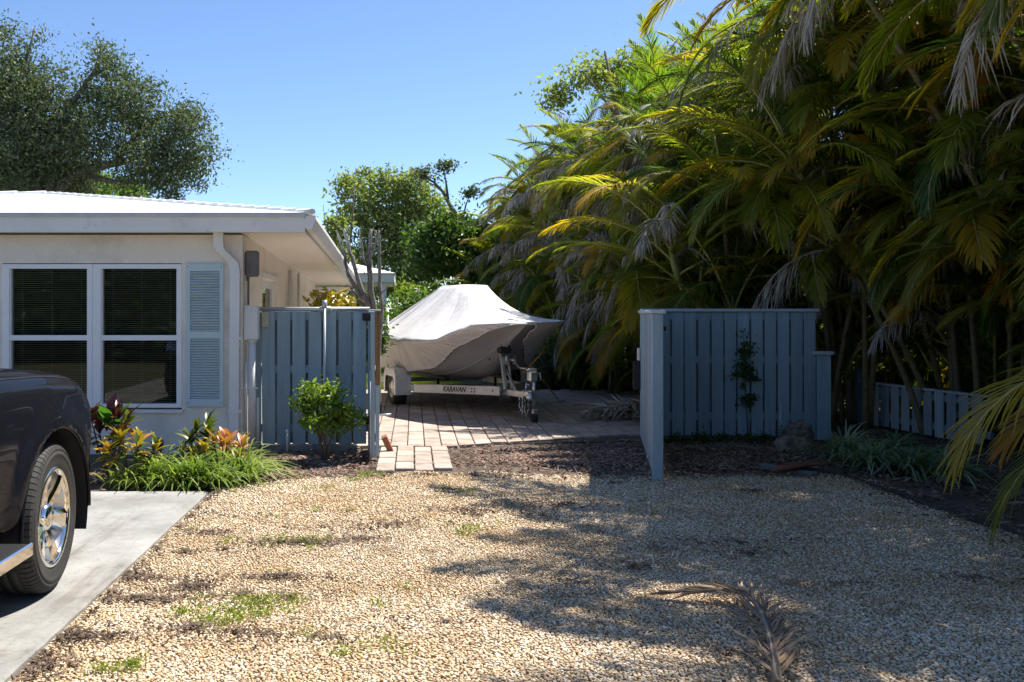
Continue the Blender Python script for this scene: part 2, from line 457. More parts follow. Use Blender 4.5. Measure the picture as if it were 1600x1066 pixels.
class MB:
    def __init__(s):
        s.v = []; s.f = []; s.sm = []; s.mi = []

    def add(s, vs, fs, smooth=False, mi=0):
        k = len(s.v)
        s.v.extend([tuple(p) for p in vs])
        s.f.extend([tuple(i + k for i in f) for f in fs])
        s.sm.extend([smooth] * len(fs)); s.mi.extend([mi] * len(fs))
        return s

    def box(s, x0, x1, y0, y1, z0, z1, mat=None, bev=0.0, mi=0):
        if bev:
            b = bev
            vs = []; 
            def ring(z, i):
                return [(x0 + i, y0, z), (x1 - i, y0, z), (x1, y0 + i, z), (x1, y1 - i, z), (x1 - i, y1, z), (x0 + i, y1, z), (x0, y1 - i, z), (x0, y0 + i, z)]
            def inner(z):
                return [(x0 + b, y0 + b, z), (x1 - b, y0 + b, z), (x1 - b, y0 + b, z), (x1 - b, y1 - b, z), (x1 - b, y1 - b, z), (x0 + b, y1 - b, z), (x0 + b, y1 - b, z), (x0 + b, y0 + b, z)]
            rs = [inner(z0), ring(z0 + b, b), ring(z1 - b, b), inner(z1)]
            for r in rs: vs += r
            fs = []
            for k in range(3):
                for i in range(8):
                    j = (i + 1) % 8
                    fs.append((k * 8 + i, k * 8 + j, k * 8 + 8 + j, k * 8 + 8 + i))
            fs.append(tuple(range(7, -1, -1)))
            fs.append(tuple(range(24, 32)))
        else:
            vs = [(x0, y0, z0), (x1, y0, z0), (x1, y1, z0), (x0, y1, z0), (x0, y0, z1), (x1, y0, z1), (x1, y1, z1), (x0, y1, z1)]
            fs = [(3, 2, 1, 0), (4, 5, 6, 7), (0, 1, 5, 4), (1, 2, 6, 5), (2, 3, 7, 6), (3, 0, 4, 7)]
        if mat is not None:
            vs = [tuple(mat @ Vector(p)) for p in vs]
        return s.add(vs, fs, False, mi)

    def tube(s, pts, rad, n=8, cap=True, mi=0, flat=1.0, up=None):
        pts = [Vector(p) for p in pts]
        if not hasattr(rad, '__len__'): rad = [rad] * len(pts)
        vs = []; fs = []
        prev = Vector(up) if up is not None else None
        for i, p in enumerate(pts):
            t = (pts[min(i + 1, len(pts) - 1)] - pts[max(i - 1, 0)]).normalized()
            if prev is None:
                prev = Vector((0, 0, 1)) if abs(t.z) < 0.9 else Vector((1, 0, 0))
            a = (prev - t * prev.dot(t)).normalized()
            b = t.cross(a)
            prev = a
            for k in range(n):
                q = 2 * math.pi * k / n
                vs.append(p + (a * math.cos(q) * flat + b * math.sin(q)) * rad[i])
        for i in range(len(pts) - 1):
            for k in range(n):
                j = (k + 1) % n
                fs.append((i * n + k, i * n + j, i * n + n + j, i * n + n + k))
        s.add(vs, fs, True, mi)
        if cap:
            k0 = len(s.v) - len(vs)
            s.f.append(tuple(k0 + i for i in range(n - 1, -1, -1))); s.sm.append(False); s.mi.append(mi)
            k1 = len(s.v) - n
            s.f.append(tuple(k1 + i for i in range(n))); s.sm.append(False); s.mi.append(mi)
        return s

    def lathe(s, prof, n=32, axis='X', c=(0, 0, 0), mi=0, smooth=True, a0=0, a1=2 * math.pi):
        vs = []; fs = []
        full = abs(a1 - a0 - 2 * math.pi) < 1e-6
        m = n if full else n + 1
        for (h, r) in prof:
            for k in range(m):
                q = a0 + (a1 - a0) * k / n
                if axis == 'X': p = (h, r * math.cos(q), r * math.sin(q))
                elif axis == 'Y': p = (r * math.cos(q), h, r * math.sin(q))
                else: p = (r * math.cos(q), r * math.sin(q), h)
                vs.append((p[0] + c[0], p[1] + c[1], p[2] + c[2]))
        for i in range(len(prof) - 1):
            for k in range(n):
                j = (k + 1) % m if full else k + 1
                fs.append((i * m + k, i * m + j, i * m + m + j, i * m + m + k))
        return s.add(vs, fs, smooth, mi)

    def mesh(s, name, mats):
        me = bpy.data.meshes.new(name)
        me.from_pydata(s.v, [], s.f)
        me.polygons.foreach_set('use_smooth', s.sm)
        me.polygons.foreach_set('material_index', s.mi)
        for m in (mats if isinstance(mats, (list, tuple)) else [mats]):
            me.materials.append(m)
        me.update()
        return me

    def build(s, name, mats, parent=None, origin=None, loc=(0, 0, 0), rot=(0, 0, 0)):
        if origin is not None:
            o = origin
            s.v = [(p[0] - o[0], p[1] - o[1], p[2] - o[2]) for p in s.v]
        return link(name, s.mesh(name, mats), parent, loc, rot)


def np_mesh(name, V, F, mats, smooth=False):
    """fast mesh from numpy arrays, all faces with the same corner count"""
    me = bpy.data.meshes.new(name)
    V = np.ascontiguousarray(V, dtype=np.float32); F = np.ascontiguousarray(F, dtype=np.int32)
    k = F.shape[1]
    me.vertices.add(len(V)); me.vertices.foreach_set('co', V.ravel())
    me.loops.add(F.size); me.loops.foreach_set('vertex_index', F.ravel())
    me.polygons.add(len(F))
    me.polygons.foreach_set('loop_start', np.arange(len(F), dtype=np.int32) * k)
    try:
        me.polygons.foreach_set('loop_total', np.full(len(F), k, dtype=np.int32))
    except Exception:
        pass
    me.polygons.foreach_set('use_smooth', np.full(len(F), smooth))
    for m in (mats if isinstance(mats, (list, tuple)) else [mats]):
        me.materials.append(m)
    me.update(calc_edges=True)
    return me


def rand_rot(n):
    q = rng.normal(size=(n, 4)); q /= np.linalg.norm(q, axis=1)[:, None]
    a, b, c, d = q.T
    m = np.empty((n, 3, 3))
    m[:, 0] = np.stack([1 - 2 * (c * c + d * d), 2 * (b * c - a * d), 2 * (b * d + a * c)], 1)
    m[:, 1] = np.stack([2 * (b * c + a * d), 1 - 2 * (b * b + d * d), 2 * (c * d - a * b)], 1)
    m[:, 2] = np.stack([2 * (b * d - a * c), 2 * (c * d + a * b), 1 - 2 * (b * b + c * c)], 1)
    return m


def scatter(base_v, base_f, pos, scl, rot):
    """copies of a small shape at pos, joined: returns V, F"""
    n = len(pos)
    bv = np.asarray(base_v, float); bf = np.asarray(base_f)
    v = bv[None] * scl[:, None, :]
    v = np.einsum('nij,nkj->nki', rot, v) + pos[:, None, :]
    f = bf[None] + (np.arange(n) * len(bv))[:, None, None]
    return v.reshape(-1, 3), f.reshape(-1, bf.shape[1])


LEAF_V = [(-0.5, 0, 0), (0, -0.22, 0.06), (0.5, 0, -0.04), (0, 0.22, 0.06)]
LEAF_F = [(0, 1, 2, 3)]


def leaf_points(blobs, n, clump=0.35, per=28, shell=0.35):
    """leaf positions in uneven clumps through a set of ellipsoid lobes (x,y,z,rx,ry,rz)"""
    B = np.array(blobs, float)
    vol = B[:, 3] * B[:, 5]
    nc = max(1, n // per)
    idx = rng.choice(len(B), nc, p=vol / vol.sum())
    d = rng.normal(size=(nc, 3)); d /= np.linalg.norm(d, axis=1)[:, None]
    r = shell + (1.05 - shell) * rng.random(nc) ** 0.6
    cc = B[idx, :3] + d * r[:, None] * B[idx, 3:]
    who = rng.integers(0, nc, n)
    s = clump * (0.5 + rng.random(nc))
    off = rng.normal(size=(n, 3)) * s[who][:, None] * np.array([1, 1, 0.7])
    return cc[who] + off


def leaves_mesh(name, pts, size, mat, up=0.0):
    n = len(pts)
    s = size * (0.6 + 0.8 * rng.random(n))
    rot = rand_rot(n)
    V, Fc = scatter(LEAF_V, LEAF_F, pts, np.stack([s, s * (0.8 + 0.5 * rng.random(n)), s], 1), rot)
    return np_mesh(name, V, Fc, mat)


# ------------------------------------------------------------------ ground
def sheet(name, poly, z, mat, kind='structure', label=None):
    me = bpy.data.meshes.new(name)
    me.from_pydata([(x, y, z) for x, y in poly], [], [tuple(range(len(poly)))])
    me.materials.append(mat)
    return tag(link(name, me), kind=kind)


sheet('ground', [(-400, -300), (400, -300), (400, 700), (-400, 700)], -0.03, M['earth'])
sheet('soil_bed', [(-9, 6.5), (9.5, -2), (14, -2), (14, 26), (2.0, 26), (2.0, 18.6), (-3.2, 18.6), (-3.2, 11), (-9, 11)][::1], -0.012, M['soil'])
sheet('gravel_base', [(-1.66, -4), (6.0, -4), (4.25, 6.3), (4.15, 8.6), (3.6, 9.0), (2.4, 8.7), (1.4, 8.9), (0.45, 8.98), (-0.3, 9.0), (-1.0, 8.6), (-1.5, 8.0), (-1.66, 7.6)], -0.004, M['gravel_base'])
mb = MB()
ey = np.linspace(-4, 7.9, 160)
ex = [-1.66 + .010 * noise.noise(Vector((0, y * 2.1, 0))) + .007 * noise.noise(Vector((3, y * 9, 0))) for y in ey]
vs = []
for x_, y_ in zip(ex, ey):
    vs += [(-5.6, y_, .025), (x_ - .012, y_, .025), (x_, y_, .014), (x_, y_, -.06)]
mb.add(vs, [(4 * i + k, 4 * i + k + 1, 4 * i + k + 5, 4 * i + k + 4) for i in range(159) for k in range(3)] + [(4 * 159, 4 * 159 + 1, 4 * 159 + 2, 4 * 159 + 3)])
tag(mb.build('driveway_slab', M['slab']), kind='structure')

# gravel pebbles, denser and finer close to the lens
t = (1 + 5 ** 0.5) / 2
ico = np.array([(-1, t, 0), (1, t, 0), (-1, -t, 0), (1, -t, 0), (0, -1, t), (0, 1, t), (0, -1, -t), (0, 1, -t), (t, 0, -1), (t, 0, 1), (-t, 0, -1), (-t, 0, 1)]) / math.sqrt(1 + t * t)
icof = np.array([(0, 11, 5), (0, 5, 1), (0, 1, 7), (0, 7, 10), (0, 10, 11), (1, 5, 9), (5, 11, 4), (11, 10, 2), (10, 7, 6), (7, 1, 8), (3, 9, 4), (3, 4, 2), (3, 2, 6), (3, 6, 8), (3, 8, 9), (4, 9, 5), (2, 4, 11), (6, 2, 10), (8, 6, 7), (9, 8, 1)])
octv = np.array([(1, 0, 0), (-1, 0, 0), (0, 1, 0), (0, -1, 0), (0, 0, 1), (0, 0, -1)], float)
octf = np.array([(0, 2, 4), (2, 1, 4), (1, 3, 4), (3, 0, 4), (2, 0, 5), (1, 2, 5), (3, 1, 5), (0, 3, 5)])


def gravel_back(x):
    """far edge of the gravel as a function of x (ragged)"""
    return 8.85 + 0.12 * np.sin(x * 3.1) + 0.10 * np.sin(x * 7.7 + 1) - 0.9 * np.clip((-0.9 - x) / 0.75, 0, 1)


def pebbles(name, y0, y1, sp, bv, bf):
    ys = np.arange(y0, y1, sp); out = []
    for y in ys:
        xr = min(0.70 * y + 0.15, 4.42)
        xs = np.arange(-1.655, xr, sp)
        out.append(np.stack([xs, np.full(len(xs), y)], 1))
    p = np.concatenate(out)
    p += rng.uniform(-0.5, 0.5, p.shape) * sp * 1.0
    p = p[(p[:, 0] < 4.22 + .12 * np.sin(p[:, 1] * 3.3) + .08 * np.sin(p[:, 1] * 9) + rng.normal(0, .05, len(p))) & (p[:, 0] > -1.645) & (p[:, 1] < gravel_back(p[:, 0]))]
    n = len(p)
    d = sp * (0.42 + 0.38 * rng.random(n) ** 1.5)
    s = np.stack([d * 1.15, d * (0.7 + 0.3 * rng.random(n)), d * (0.5 + 0.25 * rng.random(n))], 1)
    a = rng.random(n) * 2 * np.pi
    tilt = rng.normal(0, 0.25, n)
    ca, sa, ct, st = np.cos(a), np.sin(a), np.cos(tilt), np.sin(tilt)
    rot = np.zeros((n, 3, 3))
    rot[:, 0, 0] = ca * ct; rot[:, 0, 1] = -sa; rot[:, 0, 2] = ca * st
    rot[:, 1, 0] = sa * ct; rot[:, 1, 1] = ca; rot[:, 1, 2] = sa * st
    rot[:, 2, 0] = -st; rot[:, 2, 2] = ct
    und = 0.004 + 0.003 * np.sin(p[:, 0] * 2.3 + 1.1 * np.sin(p[:, 1] * 1.7)) + 0.002 * np.sin(p[:, 1] * 3.1)
    pos = np.stack([p[:, 0], p[:, 1], und + rng.random(n) * sp * 0.32 - 0.001], 1)
    V, Fc = scatter(bv, bf, pos, s, rot)
    return tag(link(name, np_mesh(name, V, Fc, M['pebble'], True)), 'loose tan and cream river gravel covering the parking area', 'gravel', kind='stuff')


pebbles('gravel', 3.6, 5.0, 0.0148, ico, icof)
pebbles('gravel', 5.0, 6.6, 0.0158, octv, octf)
pebbles('gravel', 6.6, 9.1, 0.0185, octv, octf)


def flakes(name, regions, n, size, mat, label, z=0.004, thick=0.25, cat='mulch', keep=None):
    """flat chips lying in soft-edged patches (x, y, rx, ry, weight)"""
    Rg = np.array(regions, float)
    wgt = Rg[:, 4] / Rg[:, 4].sum()
    i = rng.choice(len(Rg), n, p=wgt)
    a = rng.random(n) * 2 * np.pi
    r = np.abs(rng.normal(0, 0.55, n))
    x = Rg[i, 0] + np.cos(a) * r * Rg[i, 2]
    y = Rg[i, 1] + np.sin(a) * r * Rg[i, 3]
    if keep is not None:
        k = keep(x, y); x = x[k]; y = y[k]
    n = len(x)
    s = size * (0.4 + rng.random(n) ** 2 * 1.4)
    a = rng.random(n) * 2 * np.pi
    tl = rng.normal(0, 0.35, n)
    rot = np.zeros((n, 3, 3))
    ca, sa, ct, st = np.cos(a), np.sin(a), np.cos(tl), np.sin(tl)
    rot[:, 0, 0] = ca * ct; rot[:, 0, 1] = -sa; rot[:, 0, 2] = ca * st
    rot[:, 1, 0] = sa * ct; rot[:, 1, 1] = ca; rot[:, 1, 2] = sa * st
    rot[:, 2, 0] = -st; rot[:, 2, 2] = ct
    pos = np.stack([x, y, z + rng.random(n) * 0.018], 1)
    V, Fc = scatter(octv, octf, pos, np.stack([s * 0.5, s * 0.17, s * 0.5 * thick], 1), rot)
    return tag(link(name, np_mesh(name, V, Fc, mat)), label, cat, kind='stuff')


def not_paved(x, y):
    edge = 10.62 + np.clip((x - 0.55) / 2.3, 0, 1) * 1.0
    return (y < edge) & ~((x > -0.27) & (x < 0.50) & (y > 8.93)) & ((y > gravel_back(x) - 0.25) | (x < -1.66)) & ((x > -1.6) | (y > 7.95))


flakes('bark_mulch', [(1.3, 9.8, 1.5, 1.0, 5), (2.2, 9.6, 1.3, 1.2, 4), (-1.0, 9.6, 1.0, 0.9, 4), (-0.9, 8.9, 0.7, 0.4, 2), (-3.2, 8.6, 2.2, 0.6, 2.5), (3.2, 9.6, 1.2, 1.2, 3)],
       15000, 0.055, M['chips'], 'reddish brown bark mulch between the gravel and the brick patio', keep=not_paved)
flakes('bed_litter', [(5.4, 8.2, 1.0, 2.0, 5), (5.2, 6.0, 1.0, 2.0, 4), (4.6, 10.0, 1.6, 1.0, 4), (3.6, 10.6, 1.2, 0.7, 3), (5.5, 19.3, 4.0, 0.6, 4)],
       9000, 0.08, M['litter'], 'dark leaf litter on the planting bed along the palm hedge', cat='leaf litter',
       keep=lambda x, y: ((x > 4.3) | (y > 8.8)) & ~((y > 11.2) & (y < 18.5)))
lit = []
for px, py, rx, ry, wgt in [(230, 940, .5, .10, 3), (120, 1000, .35, .12, 3), (470, 850, .5, .12, 3), (430, 905, .5, .10, 2), (200, 905, .35, .14, 3), (560, 845, .3, .12, 1.5), (620, 820, .5, .3, 1), (300, 985, .3, .10, 1.5),
                            (730, 800, .6, .2, 2), (330, 835, .25, .12, 1.5), (60, 1045, .2, .2, 3), (300, 920, .2, .15, 2), (880, 790, .8, .3, 2), (1150, 850, .9, .4, 1.5), (520, 1000, .6, .3, 1)]:
    g = G(px, py); lit.append((g[0], g[1], rx, ry, wgt))
for _ in range(26):
    lit.append((rnd.uniform(-1.6, 4.0), rnd.uniform(3.9, 8.6), rnd.uniform(.15, .5), rnd.uniform(.06, .2), .45))
for yy in np.arange(3.8, 9, .35):
    lit.append((4.2, yy, .35, .3, .9)); lit.append((-1.6, yy * .9 + .4, .12, .25, .35))
for xx in np.arange(-1.4, 4.2, .4):
    lit.append((xx, 8.75, .4, .25, .9))
flakes('dry_litter', lit, 13000, 0.030, M['litter'], 'dark dry leaf crumbs drifted over the gravel', z=0.012, cat='leaf litter', keep=lambda x, y: x > -1.63)

# weeds: tiny leaf tufts in the gravel
wp = []
for px, py, r, n in [(370, 965, .20, 900), (400, 945, .16, 600), (300, 960, .16, 450), (340, 975, .10, 250), (460, 942, .07, 160), (200, 1045, .07, 260), (170, 1050, .08, 180), (450, 848, .18, 420), (490, 848, .12, 260), (370, 848, .07, 120),
                     (545, 1025, .08, 160), (595, 1012, .09, 200), (480, 993, .05, 100), (575, 745, .16, 420), (560, 752, .12, 200), (715, 770, .22, 300), (720, 828, .16, 260), (740, 830, .2, 160), (600, 950, .07, 90), (495, 800, .06, 80), (512, 765, .12, 120),
                     (300, 830, .06, 80), (420, 812, .06, 60), (545, 800, .05, 60), (1010, 805, .2, 80), (650, 918, .05, 60), (440, 893, .05, 50)]:
    g = G(px, py)
    n = max(30, int(n * .55))
    nt_ = max(2, n // 22)
    ctr = rng.normal(0, 0.55, (nt_, 2)) * r * np.array([1.0, .7])
    wh = rng.integers(0, nt_, n)
    q = ctr[wh] + rng.normal(0, .03, (n, 2))
    wp.append(np.stack([g[0] + q[:, 0], g[1] + q[:, 1], 0.012 + rng.random(n) ** 1.5 * 0.032], 1))
wp = np.concatenate(wp)
wp = wp[wp[:, 0] > -1.62]
tag(link('gravel_weeds', leaves_mesh('gravel_weeds', wp, 0.019, M['lawn'])), 'small bright green weed tufts growing through the gravel', 'weeds', kind='stuff')

# ------------------------------------------------------------------ brick patio
patio = MB().add([(-3.2, 10.3, -0.002), (2.9, 11.2, -0.002), (5.0, 11.5, -0.002), (5.6, 18.5, -0.002), (-3.2, 18.5, -0.002)], [(0, 1, 2, 3, 4)]).build('patio', M['joint'])
tag(patio, kind='structure')


def patio_edge(x):
    return 10.62 + min(max((x - 0.55) / 2.3, 0), 1) * 1.02


def paver_verts(mbb, x0, x1, y0, y1, zt, skew=0.0):
    g = 0.0055; b = 0.006
    def pt(x, y, z):
        return (x + skew * (y - 11), max(y, patio_edge(x)), z)
    xs = (x0 + g, x1 - g); ys = (y0 + g, y1 - g)
    if ys[1] < patio_edge((x0 + x1) / 2) + 0.05: return False
    base = [pt(xs[0], ys[0], -0.03), pt(xs[1], ys[0], -0.03), pt(xs[1], ys[1], -0.03), pt(xs[0], ys[1], -0.03)]
    mid = [pt(xs[0], ys[0], zt - b), pt(xs[1], ys[0], zt - b), pt(xs[1], ys[1], zt - b), pt(xs[0], ys[1], zt - b)]
    top = [pt(xs[0] + b, ys[0] + b, zt), pt(xs[1] - b, ys[0] + b, zt), pt(xs[1] - b, ys[1] - b, zt), pt(xs[0] + b, ys[1] - b, zt)]
    vs = base + mid + top
    fs = [(0, 1, 5, 4), (1, 2, 6, 5), (2, 3, 7, 6), (3, 0, 4, 7), (4, 5, 9, 8), (5, 6, 10, 9), (6, 7, 11, 10), (7, 4, 8, 11), (8, 9, 10, 11)]
    mbb.add(vs, fs)
    return True


PW, PL = 0.197, 0.39
rest = MB(); npv = 0
for j in range(20):
    y0 = 10.35 + j * PL
    for i in range(46):
        x0 = -3.1 + i * PW
        yy = y0 + (PL / 2 if i % 2 else 0)
        zt = 0.022 + rnd.uniform(-0.003, 0.003)
        if yy + PL > 18.45 or x0 > 4.7: continue
        vis = -0.06 * yy - 0.1 < x0 + 0.1 < 0.262 * yy + 0.1 and yy < 15.3
        if vis and npv < 292:
            m1 = MB()
            if paver_verts(m1, x0, x0 + PW, yy, yy + PL, zt, 0.012):
                c = (x0 + PW / 2, yy + PL / 2, 0)
                m1.build('brick', M['paver'], patio, origin=c, loc=c); npv += 1
        else:
            paver_verts(rest, x0, x0 + PW, yy, yy + PL, zt, 0.012)
tag(rest.build('far_bricks', M['paver'], patio), kind='stuff')
path = tag(MB().add([(-0.26, 8.95, -0.001), (0.50, 8.95, -0.001), (0.50, 10.55, -0.001), (-0.26, 10.55, -0.001)], [(0, 1, 2, 3)]).build('brick_path', M['joint']), kind='structure')
for i in range(4):
    for j in range(4):
        x0 = -0.27 + i * 0.19 + j * 0.004
        y0 = 8.97 + j * 0.385 + (0.09 if i % 2 else 0) + rnd.uniform(-.012, .012)
        zt = 0.028 + rnd.uniform(-0.004, 0.004)
        m1 = MB().box(x0 + .006, x0 + .184, y0 + .006, y0 + .379, -0.03, zt, bev=0.007)
        c = (x0 + .095, y0 + .19, 0)
        m1.build('brick', M['paver'], path, origin=c, loc=c, rot=(0, 0, rnd.uniform(-.015, .015)))
mb = MB()
m_ = Matrix.Translation((-0.175, 10.2, 0.105)) @ Matrix.Rotation(R(-24), 4, 'Y') @ Matrix.Rotation(R(12), 4, 'X')
mb.box(-0.032, 0.032, -0.045, 0.045, -0.095, 0.095, mat=m_, bev=0.006)
tag(mb.build('loose_brick', M['brick_red']), 'single red brick tilted up against the left gate at the patio entrance', 'brick')

# lawn behind the patio
sheet('lawn_ground', [(-12, 18.6), (2.0, 18.6), (2.0, 32), (-12, 32)], -0.008, M['earth'])
n = 42000
lx = rng.uniform(-1.6, 1.2, n); ly = 18.7 + rng.random(n) ** 1.3 * 12
bl_v = [(-0.5, 0, 0), (0.5, 0, 0), (0.25, 0.15, 0.6), (0, 0.5, 1)]
a = rng.random(n) * 6.28
rot = np.zeros((n, 3, 3)); rot[:, 0, 0] = np.cos(a); rot[:, 0, 1] = -np.sin(a); rot[:, 1, 0] = np.sin(a); rot[:, 1, 1] = np.cos(a); rot[:, 2, 2] = 1
V, Fc = scatter(bl_v, [(0, 1, 2, 3)], np.stack([lx, ly, np.full(n, -0.01)], 1), np.stack([np.full(n, .012), np.full(n, .06), .06 + .05 * rng.random(n)], 1), rot)
tag(link('lawn_grass', np_mesh('lawn_grass', V, Fc, M['lawn'])), 'bright green lawn seen past the boat trailer', 'grass', kind='stuff')

# ------------------------------------------------------------------ house
YW, XW = 10.2, -1.764             # front wall plane and right-hand wall plane
HO = (-4.0, 10.2, 0.0)
house = empty('house', HO, label='low white stucco house with white roof, pale shutter and two-unit window', cat='house')


def H(mb, name, mat, parent=None):
    return mb.build(name, mat, parent or house, origin=HO if parent is None else HO)


def HP(name, mb, mat):            # part directly under the house
    return mb.build(name, mat, house, origin=HO)


def wpt(px, py, Y=YW):
    p = P(px, py, Y); return p[0], p[2]


SL = -0.036                       # eave falls slightly towards the back
WX0, WX1 = wpt(4, 0)[0], wpt(284, 0)[0]
WZ1, WZ0 = wpt(0, 413)[1], wpt(0, 637)[1]
TOPZ = 2.40
YB = 18.6
# front wall around the window opening, thick 0.2
mb = MB()
mb.box(-14, WX0, YW, YW + 0.2, -0.1, TOPZ)
mb.box(WX1, XW - 0.2, YW, YW + 0.2, -0.1, TOPZ)
mb.box(WX0, WX1, YW, YW + 0.2, -0.1, WZ0 - 0.02)
mb.box(WX0, WX1, YW, YW + 0.2, WZ1 + 0.01, TOPZ)
# right-hand wall with a recessed window opening
sy0, sy1, sz0, sz1 = 11.62, 12.95, 0.95, 1.98
mb.box(XW - 0.2, XW, YW, sy0, -0.1, TOPZ)
mb.box(XW - 0.2, XW, sy0, sy1, -0.1, sz0)
mb.box(XW - 0.2, XW, sy0, sy1, sz1, TOPZ)
mb.box(XW - 0.2, XW, sy1, YB, -0.1, TOPZ)
mb.box(-14, XW - 0.2, YB - 0.2, YB, -0.1, TOPZ)
HP('wall', mb, M['stucco'])
# soffit and fascia
XE, YE = -1.07, 9.93
SZ = 2.42
mb = MB()
mb.add([(-14, YE, SZ), (XE, YE, SZ), (XE, YW, SZ), (-14, YW, SZ)], [(0, 1, 2, 3)])
mb.add([(XW - .02, YW, SZ), (XE, YW, SZ), (XE, 19.2, SZ + SL * 9), (XW - .02, 19.2, SZ + SL * 9)], [(0, 1, 2, 3)])
HP('soffit', mb, M['soffit'])
mb = MB()
mb.box(-14, XE, YE - 0.02, YE, SZ - 0.012, SZ + 0.135)
mb.box(-14, XE + 0.015, YE - 0.035, YE + 0.01, SZ + 0.135, SZ + 0.147)
mb.add([(XE, YE - .02, SZ - .012), (XE + .02, YE - .02, SZ - .012), (XE + .02, YE - .02, SZ + .135), (XE, YE - .02, SZ + .135),
        (XE, 19.2, SZ - .012 + SL * 9.2), (XE + .02, 19.2, SZ - .012 + SL * 9.2), (XE + .02, 19.2, SZ + .135 + SL * 9.2), (XE, 19.2, SZ + .135 + SL * 9.2)],
       [(0, 1, 2, 3), (1, 5, 6, 2), (4, 7, 6, 5), (0, 4, 5, 1), (3, 2, 6, 7)])
HP('fascia', mb, M['fascia'])
mb = MB()
mb.box(-14, XE + 0.03, YE - 0.05, YE - 0.005, SZ + 0.147, SZ + 0.188)
HP('drip_edge', mb, M['drip'])
# gutter on the right-hand eave
prof = [(0.0, 0.10), (0.0, -0.02), (0.015, -0.045), (0.07, -0.045), (0.085, -0.01), (0.115, 0.06), (0.115, 0.10), (0.105, 0.10), (0.10, 0.06), (0.07, -0.03), (0.02, -0.03), (0.012, 0.10)]
vs = []
for y in (YE - 0.03, 19.2):
    for (x, z) in prof:
        vs.append((XE + 0.022 + x, y, SZ + 0.06 + z + SL * (y - YE)))
k = len(prof)
fs = [(i, (i + 1) % k, k + (i + 1) % k, k + i) for i in range(k)] + [tuple(range(7)), ]
mb = MB().add(vs, fs)
gut = HP('gutter', mb, M['white_paint'])
# hip roof of small white tiles (stepped courses)
ridge_t = 4.6; pit = 0.172
RX1, RY0, RY1 = XE + 0.10, YE - 0.06, 19.25
def roof_edge(tt):
    return RX1 - tt, RY0 + tt, SZ + 0.188 + pit * tt
mb = MB()
NC = 22
for c in range(NC):
    ta, tb = ridge_t * c / NC, ridge_t * (c + 1) / NC
    for (za, zb, t0, t1) in ((0.0, 0.004, ta, ta), (0.004, 0.0, ta, tb)):
        xa, ya, z_a = roof_edge(t0); xb, yb, z_b = roof_edge(t1)
        sa = SL * 9 
        za_, zb_ = z_a + za, z_b + zb
        # front slope
        mb.add([(-14, ya, za_), (xa, ya, za_), (xb, yb, zb_), (-14, yb, zb_)], [(0, 1, 2, 3)])
        yba, ybb = RY1 - t0, RY1 - t1
        # right slope, dropping gently towards the back as the eave does
        fa, fb = (1 - t0 / ridge_t), (1 - t1 / ridge_t)
        mb.add([(xa, ya, za_), (xa, yba, za_ + sa * fa), (xb, ybb, zb_ + sa * fb), (xb, yb, zb_)], [(0, 1, 2, 3)])
        mb.add([(xa, yba, za_ + sa * fa), (-14, yba, za_), (-14, ybb, zb_), (xb, ybb, zb_ + sa * fb)], [(0, 1, 2, 3)])
HP('roof', mb, M['roof'])
# tile caps along hip, a little lumpy
mb = MB()
for i in range(26):
    t0, t1 = ridge_t * i / 26, ridge_t * (i + 1.15) / 26
    p0, p1 = roof_edge(t0), roof_edge(min(t1, ridge_t))
    mb.tube([(p0[0], p0[1], p0[2] + 0.015), (p1[0], p1[1], p1[2] + 0.0)], [0.05, 0.042], 8, flat=0.6)
x, y, z = roof_edge(ridge_t)
for i in range(16):
    mb.tube([(x - i * .45, y, z + .012), (x - i * .45 - .5, y, z)], [0.055, 0.045], 8, flat=0.6)
tag(HP('ridge_tiles', mb, M['roof']), kind='stuff')


# front window: two units, each frame > panes and blind
def window_unit(px0, px1, gx0, gx1):
    x0, x1 = wpt(px0, 0)[0], wpt(px1, 0)[0]
    a0, a1 = wpt(gx0, 0)[0], wpt(gx1, 0)[0]
    zt, zr1, zr0, zb = wpt(0, 420)[1], wpt(0, 524)[1], wpt(0, 532)[1], wpt(0, 631)[1]
    y0, y1 = YW - 0.012, YW + 0.10
    f = MB()
    f.box(x0, a0, y0, y1, WZ0, WZ1); f.box(a1, x1, y0, y1, WZ0, WZ1)
    f.box(a0, a1, y0, y1, zt, WZ1); f.box(a0, a1, y0, y1, WZ0, zb)
    f.box(a0, a1, y0 + .012, y1, zr0, zr1)
    # thin inner beads
    for (za, zb2) in ((zr1, zt), (zb, zr0)):
        f.box(a0, a0 + .012, y0 + .022, y1, za, zb2); f.box(a1 - .012, a1, y0 + .022, y1, za, zb2)
    wf = f.build('window', M['vinyl'], house, origin=HO)
    for (za, zb2) in ((zr1, zt), (zb, zr0)):
        m1 = MB().add([(a0, YW + .05, za), (a1, YW + .05, za), (a1, YW + .05, zb2), (a0, YW + .05, zb2)], [(0, 1, 2, 3)])
        m1.build('pane', M['pane'], wf, origin=HO)
    b = MB()
    z = zb + 0.01
    while z < zt:
        b.add([(a0 + .01, YW + .105, z + .006), (a1 - .01, YW + .105, z + .006), (a1 - .01, YW + .122, z - .004), (a0 + .01, YW + .122, z - .004)], [(0, 1, 2, 3)])
        z += 0.0235
    for fr in (0.12, 0.5, 0.88):
        xx = a0 + (a1 - a0) * fr
        b.box(xx - .002, xx + .002, YW + .103, YW + .1045, zb, zt)
    b.build('blind', M['blind'], wf, origin=HO)
    return wf


